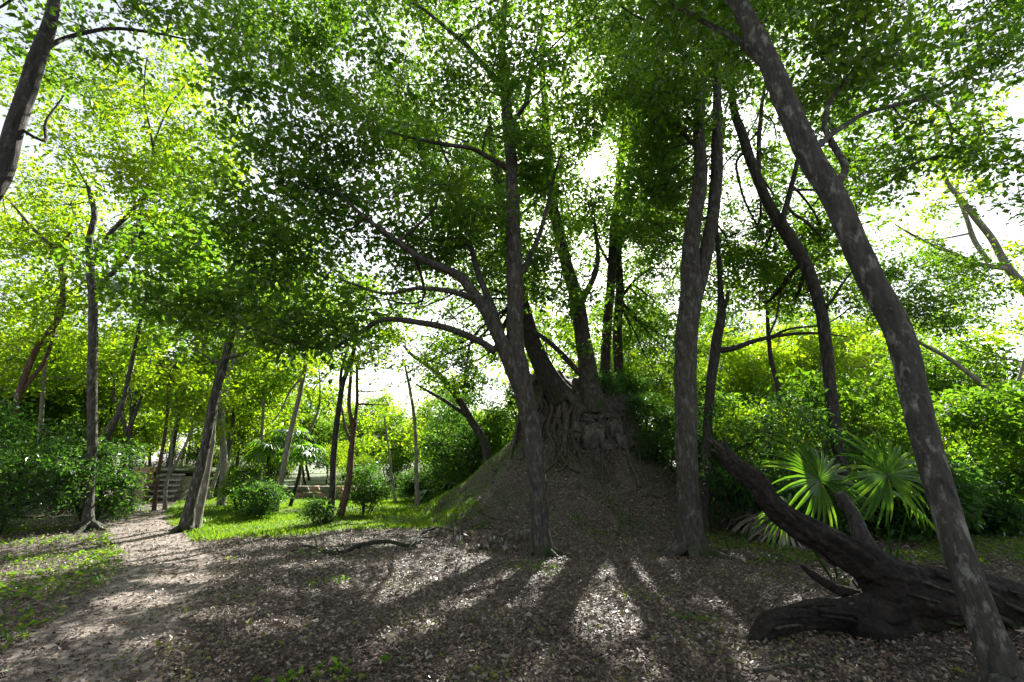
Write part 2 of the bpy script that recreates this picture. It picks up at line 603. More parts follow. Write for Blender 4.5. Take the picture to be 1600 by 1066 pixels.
def path_dist(x, y):
    x = np.atleast_1d(np.asarray(x, float))
    y = np.atleast_1d(np.asarray(y, float))
    d = np.full(x.shape, 1e9)
    side = np.zeros(x.shape)
    for q in PATH[::2]:
        e = np.hypot(x - q[0], y - q[1])
        c = e < d
        d = np.where(c, e, d)
        side = np.where(c, np.sign(x - q[0]), side)
    return d, side


def turf_w(x, y):
    """1 where the bright grass grows, 0 on the leaf litter"""
    x = np.atleast_1d(np.asarray(x, float))
    y = np.atleast_1d(np.asarray(y, float))
    d, side = path_dist(x, y)
    n = wob(x, y, 1.1, 4.0) * 0.55
    line = 9.5 + (x + 7.0) * 0.42
    w = (y > line + n) & (d > 0.62 + 0.2 * n) & (side > 0)
    r = np.hypot(x - MX, y - MY)
    w &= (r > 4.2 + n) | ((x < MX - 1.7) & (y > MY - 1.9) & (r > 2.3))
    w &= x < MX + 1
    w |= (x < 1) & (y > 19)
    return w


def grid_lines(lo, hi, fine_lo, fine_hi, step, grow=1.35):
    a = list(np.arange(fine_lo, fine_hi + 1e-6, step))
    s = step
    while a[-1] < hi:
        s *= grow
        a.append(a[-1] + s)
    s = step
    while a[0] > lo:
        s *= grow
        a.insert(0, a[0] - s)
    return np.array(a)


gx = grid_lines(-300, 300, -13, 13, 0.16)
gy = grid_lines(-60, 400, 1.0, 22, 0.16)
XX, YY = np.meshgrid(gx, gy)
ZZ = H0(XX, YY) * np.clip(1.5 - np.hypot(XX, YY - 10) / 60, 0, 1)
nx, ny = len(gx), len(gy)
I = np.arange(ny - 1)[:, None] * nx + np.arange(nx - 1)[None]
GF = np.stack([I, I + 1, I + nx + 1, I + nx], -1).reshape(-1, 4)
ground = link('ground', fast_mesh('ground', np.stack([XX, YY, ZZ], -1).reshape(-1, 3), GF, True, M['soil']))
ground['kind'] = 'structure'


def sheet(name, inside, x0, x1, y0, y1, step, lift, mat):
    xs = np.arange(x0, x1, step)
    ys = np.arange(y0, y1, step)
    X, Y = np.meshgrid(xs, ys)
    Z = H0(X, Y) + lift
    n_, m_ = len(xs), len(ys)
    q = np.arange(m_ - 1)[:, None] * n_ + np.arange(n_ - 1)[None]
    F = np.stack([q, q + 1, q + n_ + 1, q + n_], -1).reshape(-1, 4)
    c = inside((X[:-1, :-1] + step / 2).ravel(), (Y[:-1, :-1] + step / 2).ravel())
    F = F[c]
    used = np.unique(F)
    remap = np.zeros(n_ * m_, int)
    remap[used] = np.arange(len(used))
    V = np.stack([X, Y, Z], -1).reshape(-1, 3)[used]
    o = link(name, fast_mesh(name, V, remap[F], True, mat))
    o['kind'] = 'structure'
    return o


sheet('path', lambda x, y: path_dist(x, y)[0] < 0.72 + 0.22 * wob(x, y, 2.0), -20, 0, 1.0, 24, 0.1, 0.009, M['path'])
sheet('turf', lambda x, y: turf_w(x, y) & turf_w(x + .05, y - .2), -16, 3, 8, 26, 0.12, 0.005, M['turf'])

sheet('far_meadow', lambda x, y: np.ones(len(x), bool), -90, 90, 25.8, 160, 2.0, .03, M['turf'])

# the mound: a steep conical heap with a rubble core on top
nr, nt_ = 90, 220
rr = np.linspace(0.0, 6.6, nr) ** 1.0
tt = np.arange(nt_) / nt_ * 2 * np.pi
RX = MX + rr[:, None] * np.cos(tt)[None]
RY = MY + rr[:, None] * np.sin(tt)[None]
V = np.stack([RX, RY, Hm(RX, RY)], -1).reshape(-1, 3)
i = np.arange(nr - 1)[:, None] * nt_
j = np.arange(nt_)[None]
F = np.stack([i + j, i + nt_ + j, i + nt_ + (j + 1) % nt_, i + (j + 1) % nt_], -1).reshape(-1, 4)
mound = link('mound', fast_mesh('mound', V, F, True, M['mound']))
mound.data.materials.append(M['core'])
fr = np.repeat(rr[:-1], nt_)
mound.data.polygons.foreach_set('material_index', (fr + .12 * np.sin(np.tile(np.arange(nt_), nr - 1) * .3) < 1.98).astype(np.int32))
mound['kind'] = 'structure'


# ---------------------------------------------------------------- trees
def nodes(spec):
    """(px, py, Y, width px) -> points and radii in metres"""
    p = np.array([P(a, b, c) for a, b, c, w in spec])
    r = np.array([w * 0.47 * depth_scale(a, b, c) / math.sqrt(1 + ((a - 800) / FPX) ** 2 + .5 * ((b - 533) / FPX) ** 2) for a, b, c, w in spec])
    return p, r


def inpoly(x, y, poly):
    c = False
    n = len(poly)
    for a in range(n):
        x1, y1 = poly[a]
        x2, y2 = poly[(a + 1) % n]
        if (y1 > y) != (y2 > y) and x < (x2 - x1) * (y - y1) / (y2 - y1) + x1:
            c = not c
    return c


def fill(poly, Y0, Y1, n, r0, r1, dens=1.0, seed=0):
    rg = random.Random(seed)
    xs = [a for a, b in poly]
    ys = [b for a, b in poly]
    out = []
    best = []
    for _ in range(n):
        cand = None
        bd = -1
        for k in range(40):
            x, y = rg.uniform(min(xs), max(xs)), rg.uniform(min(ys), max(ys))
            if not inpoly(x, y, poly):
                continue
            d = min([math.hypot(x - a, y - b) for a, b in best] or [1e6])
            if d > bd:
                bd, cand = d, (x, y)
            if k > 8 and cand:
                break
        if cand:
            best.append(cand)
            r = rg.uniform(r0, r1)
            out.append((P(cand[0], cand[1], rg.uniform(Y0, Y1)), r, r * rg.uniform(.55, .8), dens))
    return out


def grow_crown(masses, skel_p, skel_r, tw, cr, L, per=14, spr=4, carve=True, hub=True):
    for (c, rh, rv, dens) in masses:
        c = np.asarray(c, float)
        d = np.linalg.norm(skel_p - c, axis=1) + np.maximum(0, skel_p[:, 2] - c[2]) * .6
        k = int(np.argmin(d))
        A = skel_p[k]
        r0 = min(skel_r[k] * .6, 0.018 + 0.012 * np.linalg.norm(c - A))
        if hub and np.linalg.norm(c - A) > 0.3:
            mid = (A + c) / 2 + RNG.normal(0, .12, 3) * np.linalg.norm(c - A) + np.array([0, 0, -.05 * np.linalg.norm(c - A)])
            tw.add([A, mid, c], [r0, r0 * .7, r0 * .4], seg=5, step=.3, rough=.05, cap=False, wander=.03)
        n = max(5, int(22.0 * rh * rv * dens / (L / .1) ** 1.2))
        q = unit(RNG.normal(0, 1, (n, 3))) * (RNG.random((n, 1)) ** 0.42)
        sub = c + q * np.array([rh, rh, rv])
        M_ = (c + sub) / 2 + RNG.normal(0, .1, (n, 3)) * rh + np.array([0, 0, .08 * rh])
        tw.twigs(np.repeat(c[None], n, 0), M_, sub, max(r0 * .3, .006), .004)
        ns = n * spr
        s2 = np.repeat(sub, spr, 0) + RNG.normal(0, 1, (ns, 3)) * np.array([.18, .18, .11]) * max(.7, rh) * (L / .1) ** .5
        if L <= .13:
            tw.twigs(np.repeat(sub, spr, 0), (np.repeat(sub, spr, 0) + s2) / 2 + RNG.normal(0, .03, (ns, 3)), s2, .004, .002, seg=3)
        cr.add(*crown_leaves(s2, per, .115 * (L / .1) ** .8, L, carve))


WS = {'forked_tree': .84, 'twin_stemmed_tree': .82, 'spotted_bark_tree': .92, 'shadowed_near_tree': 1.0, 'dark_slim_tree': .68, 'red_forked_tree': .68, 'tall_mound_tree': .66, 'second_mound_tree': .6, 'mound_top_tree': .85, 'left_leaning_mound_tree': .85, 'pale_sparse_tree': .9}


def tree(name, label, trunk, limbs, masses, bark='bark', leaf='leaf', L=.1, per=15, spr=5, flare=.7, flare_h=.35, lobes=5, seg=16,
         rough=.06, group=None, cat='tree', wr=.58, leaf2=None, ground_fix=True, step=.1, carve=True, ridge=0.0):
    ws = WS.get(name, .78)
    p, r = nodes(trunk)
    r = r * ws
    if ground_fix:
        zb = float(H(p[0][0], p[0][1])) - .12
        if p[0][2] > zb + .25:
            p = np.vstack([[p[0] + (p[0] - p[1]) / max(1e-3, np.linalg.norm(p[0] - p[1])) * 0.0 + np.array([0, 0, zb - p[0][2]])], p])
            r = np.concatenate([[r[0] * 1.1], r])
        else:
            p[0][2] = zb
    base = p[0].copy()
    base[2] += .12
    root = empty(name, base)
    tag(root, label, cat, group)
    t = Tubes()
    sp, sr = t.add(p, r, seg=seg, step=step, rough=rough, flare=flare, flare_h=flare_h, lobes=lobes, wander=.008, ridge=ridge)
    t.build('trunk', M[bark], root, base)
    SP, SR = [sp[len(sp) // 3:]], [sr[len(sr) // 3:]]
    for lm in limbs:
        lp, lr = nodes(lm)
        lr = lr * ws
        lt = Tubes()
        a, b = lt.add(lp, lr, seg=max(8, seg - 4), step=step * 1.2, rough=rough, wander=.014)
        lt.build('limb', M[bark], root, base)
        SP.append(a)
        SR.append(b)
    SP, SR = np.concatenate(SP), np.concatenate(SR)
    tw, cr = Tubes(), Crown()
    grow_crown(masses, SP, SR, tw, cr, L, per, spr, carve)
    tw.build('twigs', M[bark], root, base)
    cr.build('crown', M[leaf], root, base, wr)
    return root


# --- forked tree in front of the mound
tree('forked_tree', 'slender forked tree standing on the leaf litter right in front of the root covered mound',
     [(850, 866, 8.5, 44), (845, 820, 8.5, 36), (838, 740, 8.5, 35), (827, 660, 8.5, 36), (815, 592, 8.5, 40), (806, 540, 8.5, 35), (804, 450, 8.6, 32),
      (803, 380, 8.7, 30), (800, 300, 8.8, 27), (796, 220, 8.9, 24), (790, 140, 9.0, 21), (784, 70, 9.1, 17), (790, 0, 9.2, 13), (795, -80, 9.3, 8)],
     [[(822, 630, 8.5, 28), (800, 575, 8.42, 32), (783, 530, 8.36, 28), (765, 495, 8.3, 25), (742, 462, 8.2, 22), (715, 430, 8.1, 18), (660, 405, 7.9, 14), (610, 370, 7.7, 11), (560, 330, 7.5, 8), (500, 270, 7.3, 4)],
      [(775, 550, 8.38, 16), (745, 532, 8.3, 14), (700, 513, 8.1, 13), (650, 504, 7.9, 12), (600, 500, 7.7, 11), (560, 520, 7.5, 8), (510, 545, 7.3, 6), (440, 530, 7.1, 5), (380, 510, 7.0, 3)],
      [(745, 468, 8.2, 13), (700, 455, 8.0, 11), (650, 450, 7.8, 8), (600, 458, 7.6, 6), (540, 440, 7.4, 4)],
      [(795, 560, 8.5, 18), (775, 500, 8.7, 16), (752, 440, 8.9, 13), (735, 380, 9.0, 10), (715, 300, 9.1, 7), (680, 200, 9.2, 4)],
      [(797, 265, 8.85, 12), (770, 250, 8.6, 10), (735, 232, 8.4, 9), (690, 224, 8.2, 8), (640, 215, 8.0, 6), (590, 200, 7.8, 3)],
      [(790, 140, 9.0, 13), (755, 100, 8.8, 11), (715, 60, 8.6, 9), (660, 15, 8.4, 6), (600, -20, 8.2, 4)],
      [(797, 200, 8.9, 10), (822, 160, 9.1, 9), (832, 100, 9.3, 8), (850, 30, 9.5, 5)],
      [(805, 440, 8.6, 13), (830, 400, 8.9, 11), (848, 350, 9.1, 9), (862, 290, 9.3, 6), (880, 230, 9.4, 3)]],
     fill([(500, -70), (1000, -70), (990, 170), (900, 200), (860, 320), (860, 440), (780, 420), (700, 410), (560, 480), (470, 450), (440, 300)], 7.2, 10.6, 50, .8, 1.25, 1.0, 1)
     + fill([(215, 360), (330, 330), (480, 340), (520, 500), (470, 545), (380, 530), (240, 500)], 6.7, 7.9, 13, .7, 1.0, 1.05, 2)
     + fill([(330, -60), (520, -60), (500, 330), (420, 330), (340, 200)], 7.0, 8.3, 15, .7, 1.05, .9, 3),
     bark='bark', L=.122, lobes=4, flare=.55, flare_h=.3, ridge=.10, seg=22, step=.07)

# --- twin stemmed tree with the flared mossy foot
tree('twin_stemmed_tree', 'stout grey tree with flared mossy foot that splits into two upright stems',
     [(1082, 868, 8.4, 64), (1079, 820, 8.4, 52), (1074, 750, 8.4, 47), (1071, 680, 8.4, 46), (1071, 600, 8.4, 46), (1074, 520, 8.4, 46), (1080, 450, 8.4, 46),
      (1079, 390, 8.4, 37), (1087, 325, 8.4, 33), (1095, 270, 8.4, 29), (1092, 220, 8.45, 25), (1094, 160, 8.5, 21), (1100, 90, 8.6, 16), (1106, 10, 8.7, 10), (1110, -70, 8.8, 6)],
     [[(1080, 480, 8.42, 34), (1095, 425, 8.45, 32), (1108, 375, 8.5, 28), (1116, 320, 8.55, 27), (1119, 260, 8.6, 26), (1121, 200, 8.65, 22), (1120, 140, 8.7, 18), (1112, 70, 8.8, 12), (1095, 0, 8.9, 8)],
      [(1120, 120, 8.7, 14), (1090, 100, 8.6, 12), (1060, 70, 8.4, 10), (1020, 40, 8.2, 7), (970, 10, 8.0, 4)],
      [(1092, 235, 8.45, 9), (1060, 200, 8.8, 7), (1030, 170, 9.0, 5)]],
     fill([(950, -70), (1170, -70), (1180, 60), (1160, 140), (1060, 200), (985, 200), (1000, 120)], 7.6, 10.4, 20, .8, 1.2, .8, 4)
     + fill([(1010, 190), (1090, 200), (1060, 330), (1010, 380)], 9.2, 10.6, 9, .7, 1.0, 1.1, 44), L=.118, flare=1.0, flare_h=.33, lobes=6, seg=26, step=.06, bark='bark', ridge=.06)

# --- slim tree behind it with the level branch
tree('branching_tree', 'slim dark tree with a long level branch, behind the stout twin stemmed tree',
     [(1100, 815, 10.6, 27), (1102, 740, 10.6, 22), (1106, 660, 10.6, 20), (1112, 590, 10.6, 22), (1119, 535, 10.6, 24), (1127, 492, 10.6, 20), (1125, 440, 10.7, 12), (1121, 380, 10.8, 10), (1116, 300, 11, 7), (1130, 220, 11, 4)],
     [[(1118, 548, 10.6, 15), (1145, 545, 10.5, 14), (1180, 532, 10.4, 11), (1220, 524, 10.3, 9), (1270, 521, 10.2, 7), (1325, 526, 10.1, 3)],
      [(1205, 527, 10.3, 7), (1235, 514, 10.2, 6), (1290, 506, 10.2, 4), (1330, 480, 10.2, 3)],
      [(1127, 490, 10.6, 12), (1136, 470, 10.5, 9), (1138, 455, 10.5, 6)],
      [(1200, 528, 10.3, 6), (1212, 500, 10.4, 5), (1222, 450, 10.6, 4), (1250, 380, 10.8, 2)]],
     fill([(1130, 340), (1330, 430), (1480, 400), (1520, 520), (1350, 500), (1200, 450)], 10.4, 12.2, 16, .8, 1.2, 1.0, 5), seg=16, bark='bark_dark', leaf='leaf', L=.1, flare=.6)

# --- leaning tree behind the palms
tree('leaning_forked_tree', 'dark tree leaning and forking into curved stems, rising behind the fan palms',
     [(1336, 842, 9.4, 36), (1322, 760, 9.4, 30), (1308, 680, 9.4, 29), (1296, 600, 9.4, 28), (1290, 540, 9.4, 28), (1282, 480, 9.4, 28), (1262, 420, 9.4, 29), (1237, 377, 9.4, 31),
      (1207, 332, 9.5, 26), (1180, 270, 9.6, 23), (1160, 212, 9.7, 22), (1146, 165, 9.8, 18), (1140, 100, 9.9, 14), (1130, 20, 10, 9), (1125, -60, 10, 5)],
     [[(1205, 330, 9.5, 14), (1190, 300, 9.6, 12), (1185, 250, 9.7, 11), (1188, 190, 9.8, 10), (1196, 120, 9.9, 7), (1200, 50, 10, 4)],
      [(1240, 380, 9.4, 18), (1225, 345, 9.3, 15), (1232, 305, 9.3, 13), (1243, 265, 9.2, 11), (1252, 210, 9.2, 8), (1262, 150, 9.2, 5)],
      [(1284, 490, 9.4, 10), (1300, 470, 9.2, 8), (1318, 440, 9.1, 6), (1350, 400, 9.0, 4)],
      [(1165, 235, 9.7, 8), (1150, 260, 9.6, 6), (1172, 330, 9.5, 5), (1200, 380, 9.6, 3)]],
     fill([(1120, -60), (1260, -60), (1340, 130), (1400, 330), (1380, 400), (1290, 420), (1240, 300), (1190, 200), (1130, 120)], 9.3, 11.6, 20, .85, 1.25, 1.05, 6) + fill([(1110, 190), (1190, 230), (1240, 330), (1250, 470), (1130, 470)], 10.6, 13, 11, .8, 1.1, 1.0, 66), bark='bark_dark', seg=18, L=.118)

# --- big leaning trunk on the right
tree('spotted_bark_tree', 'thick leaning trunk with pale lichen spots, in front of the fallen log',
     [(1582, 1120, 3.45, 100), (1566, 1060, 3.5, 84), (1546, 1000, 3.55, 76), (1524, 930, 3.6, 70), (1500, 860, 3.65, 66), (1465, 745, 3.75, 62), (1432, 630, 3.85, 58), (1402, 525, 3.95, 56), (1362, 440, 4.0, 54),
      (1330, 370, 4.05, 52), (1300, 300, 4.1, 50), (1265, 240, 4.15, 49), (1236, 180, 4.2, 46), (1206, 110, 4.25, 43), (1174, 45, 4.3, 38), (1140, -20, 4.4, 32), (1095, -90, 4.5, 26), (1060, -170, 4.6, 18)],
     [[(1300, 300, 4.1, 16), (1318, 262, 4.2, 15), (1300, 225, 4.35, 13), (1290, 190, 4.5, 11), (1310, 140, 4.7, 9), (1345, 100, 4.9, 8), (1350, 40, 5.0, 6), (1370, -30, 5.1, 4)],
      [(1270, 235, 4.15, 14), (1305, 205, 4.5, 12), (1350, 180, 5.0, 10), (1410, 160, 5.4, 9), (1455, 150, 5.6, 8), (1500, 120, 5.8, 7), (1540, 60, 5.9, 6), (1600, 20, 6, 4)],
      [(1440, 152, 5.5, 8), (1480, 175, 5.6, 7), (1488, 215, 5.7, 6), (1470, 240, 5.7, 5), (1430, 255, 5.7, 4), (1390, 270, 5.7, 3)],
      [(1488, 205, 5.7, 5), (1530, 225, 5.8, 4), (1575, 215, 5.9, 3), (1620, 225, 6, 2)],
      [(1505, 118, 5.8, 6), (1550, 125, 6.0, 5), (1600, 110, 6.1, 4)],
      [(1206, 110, 4.25, 18), (1160, 70, 4.6, 14), (1110, 40, 4.9, 11), (1050, 10, 5.1, 7)]],
     fill([(1010, -110), (1420, -120), (1400, 40), (1330, 110), (1290, 160), (1230, 60), (1130, 20), (1050, 40)], 4.2, 5.4, 20, .5, .75, 1.4, 7)
     + fill([(1380, -40), (1620, -60), (1640, 60), (1610, 120), (1520, 170), (1440, 200), (1370, 130)], 5.2, 6.2, 13, .45, .7, .85, 8)
     + fill([(1440, 210), (1560, 190), (1620, 240), (1600, 330), (1560, 260), (1400, 290)], 5.6, 6.2, 5, .35, .5, .6, 9),
     bark='spotted', L=.1, seg=28, step=.06, flare=.35, flare_h=.3, rough=.045, ridge=.05)

# --- pale sparse tree at the far right
tree('pale_sparse_tree', 'pale barked tree with bare forking stems and thin foliage against the white sky',
     [(1800, 800, 12, 34), (1760, 690, 12, 30), (1690, 570, 12, 27), (1640, 500, 12, 26), (1602, 452, 12, 24), (1574, 418, 12, 20), (1545, 368, 12, 16), (1502, 312, 12, 13), (1478, 280, 12, 10), (1465, 225, 12, 7), (1452, 170, 12, 4)],
     [[(1574, 420, 12, 14), (1530, 412, 11.8, 12), (1490, 398, 11.6, 10), (1440, 375, 11.4, 6), (1400, 350, 11.2, 3)],
      [(1545, 410, 12, 13), (1520, 370, 12.2, 12), (1505, 330, 12.3, 10), (1495, 290, 12.4, 8), (1510, 240, 12.5, 5), (1530, 180, 12.5, 3)],
      [(1640, 500, 12, 14), (1610, 540, 12.2, 10), (1590, 600, 12.3, 7)]],
     fill([(1440, 180), (1540, 180), (1530, 300), (1440, 330)], 11.6, 12.8, 7, .5, .8, .45, 10) + fill([(1420, 340), (1600, 390), (1640, 520), (1450, 520)], 11.6, 13, 7, .7, 1.0, .7, 11),
     bark='bark_pale', leaf='leaf_y', L=.11, seg=14)

# --- left tree with the snapped top
tree('snapped_top_tree', 'straight mottled tree with snapped top and two upswept branches, beside the dark bush',
     [(138, 838, 11, 34), (139, 800, 11, 26), (143, 700, 11, 24), (145, 600, 11, 23), (145, 500, 11, 22), (143, 440, 11, 20), (140, 380, 11, 17), (147, 335, 11, 15), (138, 293, 11, 11)],
     [[(144, 415, 11, 14), (170, 368, 11.1, 13), (205, 332, 11.2, 12), (233, 297, 11.3, 10), (272, 268, 11.4, 7), (300, 235, 11.5, 4)],
      [(144, 455, 11, 13), (180, 420, 10.8, 12), (207, 385, 10.7, 11), (222, 325, 10.6, 9), (232, 285, 10.6, 8), (238, 225, 10.6, 6), (225, 150, 10.6, 4), (230, 90, 10.6, 3)],
      [(236, 240, 10.6, 5), (262, 170, 10.5, 4), (300, 120, 10.5, 3)]],
     fill([(30, 90), (310, 70), (350, 260), (300, 380), (240, 320), (60, 330)], 9.8, 12.5, 20, .95, 1.4, .85, 12), leaf='leaf_y', L=.12, bark='spotted', seg=18)

tree('reddish_twisted_tree', 'reddish twisted double stem rising over the dark bush',
     [(-5, 760, 13, 24), (8, 690, 13, 19), (32, 610, 13, 18), (58, 545, 13, 16), (94, 492, 13, 14), (98, 450, 13, 12), (95, 392, 13, 12), (110, 362, 13, 6)],
     [[(95, 395, 13, 11), (72, 375, 13, 10), (45, 350, 13, 8), (10, 310, 13, 6), (-30, 270, 13, 3)],
      [(32, 615, 13, 13), (62, 575, 13.2, 11), (82, 530, 13.3, 9), (90, 480, 13.3, 8), (105, 430, 13.4, 5)]],
     fill([(-40, 330), (130, 330), (130, 480), (-40, 520)], 12.5, 15, 10, 1.1, 1.6, .8, 13), bark='bark_red', leaf='leaf_y', L=.13)

tree('shadowed_near_tree', 'dark trunk crossing the upper corner over pale leaves, leaning inward',
     [(-260, 1010, 4.8, 56), (-200, 800, 4.8, 44), (-110, 530, 4.9, 40), (-40, 350, 4.9, 42), (5, 268, 5, 40), (25, 195, 5, 38), (50, 120, 5, 35), (72, 50, 5.05, 30), (86, -10, 5.1, 22), (95, -80, 5.2, 16), (100, -170, 5.3, 10)],
     [[(60, 90, 5, 12), (100, 60, 5.3, 10), (170, 45, 5.6, 8), (240, 50, 5.9, 6), (290, 60, 6.1, 3)], [(30, 200, 5, 8), (70, 220, 5.2, 7), (75, 190, 5.4, 6), (100, 150, 5.6, 3)]],
     fill([(-60, -80), (330, -90), (330, 20), (240, 60), (120, 40), (60, 80), (-40, 60)], 5, 6.6, 11, .5, .75, .9, 14), bark='bark_dark', L=.1, seg=20)

# --- the pair by the path and other trunks in the left background
tree('path_side_tree', 'grey leaning trunk where the path bends, with its pale twin close behind',
     [(287, 834, 11, 32), (300, 780, 11, 25), (318, 710, 11, 23), (332, 640, 11, 22), (346, 580, 11, 20), (357, 540, 11, 17), (372, 480, 11, 13), (390, 420, 11, 8)],
     [[(352, 560, 11, 8), (375, 555, 10.8, 6), (400, 540, 10.6, 4)], [(350, 570, 11, 8), (325, 560, 11.2, 6), (305, 545, 11.3, 4)]],
     fill([(290, 440), (470, 400), (480, 520), (330, 560)], 10.6, 12.5, 8, .8, 1.2, .9, 15), leaf='leaf', L=.11, bark='spotted')
tree('pale_twin_tree', 'pale cream trunk close behind the grey leaning trunk at the path bend',
     [(306, 829, 11.4, 20), (318, 770, 11.4, 15), (329, 705, 11.4, 14), (333, 660, 11.4, 13), (343, 610, 11.4, 11), (350, 560, 11.5, 8), (352, 500, 11.5, 5)],
     [], fill([(320, 440), (400, 440), (400, 520), (320, 520)], 11.4, 12.6, 4, .8, 1.1, .8, 16), leaf='leaf_y', L=.12, bark='bark_pale')
tree('pale_tall_tree', 'tall pale smooth trunk behind the leaning pair at the path',
     [(345, 800, 17, 18), (350, 720, 17, 16), (346, 650, 17, 14), (360, 575, 17, 12), (372, 520, 17, 9), (380, 440, 17, 6)], [[(362, 570, 17, 6), (385, 550, 17, 5), (400, 510, 17, 3)]],
     fill([(300, 380), (450, 380), (450, 510), (300, 500)], 16, 19, 6, 1.3, 1.8, .7, 17), leaf='leaf_y', L=.15, bark='bark_pale')
tree('dark_slim_tree', 'slim dark trunk with leafy foot standing on the bright grass',
     [(512, 823, 12.2, 22), (519, 775, 12.2, 16), (522, 700, 12.2, 15), (529, 640, 12.2, 15), (536, 600, 12.2, 12), (550, 560, 12.2, 10), (560, 500, 12.2, 6)],
     [[(533, 620, 12.2, 9), (532, 585, 12.3, 8), (540, 550, 12.4, 6)], [(545, 570, 12.2, 6), (565, 555, 12, 5), (590, 545, 11.8, 3)]],
     fill([(480, 480), (640, 480), (620, 570), (500, 590)], 11.6, 13.2, 8, .8, 1.1, .6, 18), leaf='leaf_y', L=.11, bark='bark_dark')
tree('red_forked_tree', 'red barked curved trunk forking into thin stems on the sunny grass',
     [(530, 806, 13.6, 18), (544, 755, 13.6, 17), (549, 710, 13.6, 15), (551, 670, 13.6, 12), (545, 630, 13.6, 10), (548, 590, 13.6, 8), (556, 540, 13.6, 5)],
     [[(549, 700, 13.6, 11), (557, 650, 13.7, 9), (557, 580, 13.8, 7), (552, 540, 13.8, 4)], [(548, 690, 13.6, 8), (538, 665, 13.6, 7), (534, 635, 13.6, 5)]],
     fill([(520, 500), (640, 520), (620, 640), (570, 640)], 13, 15, 6, .7, 1.0, .5, 19), leaf='leaf_y', L=.12, bark='bark_red')
tree('straight_slender_tree', 'single thin straight pale trunk rising from the grass beside the mound slope',
     [(652, 797, 15.8, 10), (650, 700, 15.8, 8), (646, 645, 15.8, 7), (639, 600, 15.8, 6), (632, 565, 15.8, 4)], [], fill([(590, 530), (670, 530), (670, 600), (600, 590)], 15, 17, 5, .8, 1.1, .5, 20), leaf='leaf_y', L=.13, bark='bark_pale')
tree('thin_white_tree', 'very thin whitish stem among bright leaves beyond the grass',
     [(619, 791, 18, 6), (613, 745, 18, 6), (607, 700, 18, 5), (600, 650, 18, 3)], [], fill([(570, 640), (640, 640), (640, 700), (570, 690)], 17.5, 19, 4, .8, 1.1, .5, 21), leaf='leaf_y', L=.14, bark='bark_pale')
tree('pale_leaning_tree', 'pale leaning trunk rising out of the fan palm clump',
     [(428, 802, 15, 16), (448, 705, 15, 13), (465, 630, 15, 11), (476, 575, 15, 9), (486, 500, 15, 5)], [[(472, 590, 15, 6), (455, 610, 15, 5), (440, 640, 15, 4), (425, 660, 15, 3)]],
     fill([(430, 440), (540, 440), (530, 540), (440, 540)], 14, 16, 5, 1.0, 1.4, .6, 22), leaf='leaf_y', L=.14, bark='bark_pale')
tree('red_slim_tree', 'slim reddish stem beside the little stone ruin',
     [(239, 808, 15.5, 9), (249, 730, 15.5, 9), (260, 660, 15.5, 8), (264, 610, 15.5, 7), (268, 560, 15.5, 4)], [], fill([(220, 560), (320, 560), (320, 640), (240, 640)], 15, 17, 5, .9, 1.2, .6, 23), leaf='leaf_y', L=.13, bark='bark_red')
tree('crooked_white_tree', 'crooked whitish stem bent beside the slim reddish stem',
     [(258, 800, 15.8, 8), (260, 755, 15.8, 8), (280, 715, 15.8, 7), (301, 672, 15.8, 5)], [[(262, 745, 15.8, 6), (268, 700, 15.8, 5), (267, 650, 15.8, 3)]], fill([(270, 600), (330, 600), (330, 680), (290, 680)], 15, 16.5, 4, .7, 1.0, .6, 24), leaf='leaf_y', L=.13, bark='bark_pale')
tree('slanted_tree', 'bare slanted grey trunk just behind the mottled snapped top tree',
     [(150, 790, 13, 15), (165, 700, 13, 13), (187, 645, 13, 12), (203, 580, 13, 11), (214, 530, 13, 8), (230, 450, 13, 5)], [], fill([(180, 430), (280, 430), (270, 520), (190, 520)], 12.5, 14, 5, .9, 1.2, .7, 25), leaf='leaf_y', L=.13, bark='bark')
tree('twisted_double_tree', 'twisted double stem behind the leafy bush beside the path',
     [(203, 806, 14.2, 14), (205, 740, 14.2, 11), (204, 680, 14.2, 10), (214, 640, 14.2, 8), (228, 600, 14.2, 5), (235, 560, 14.2, 3)],
     [[(204, 690, 14.2, 8), (190, 655, 14.2, 7), (178, 625, 14.2, 6), (176, 590, 14.2, 4), (160, 560, 14.2, 2)], [(205, 660, 14.2, 7), (203, 610, 14.3, 6), (195, 580, 14.3, 4)]],
     fill([(140, 520), (250, 520), (250, 600), (150, 600)], 13.6, 15.5, 6, .8, 1.2, .6, 26), leaf='leaf_y', L=.13, bark='bark')

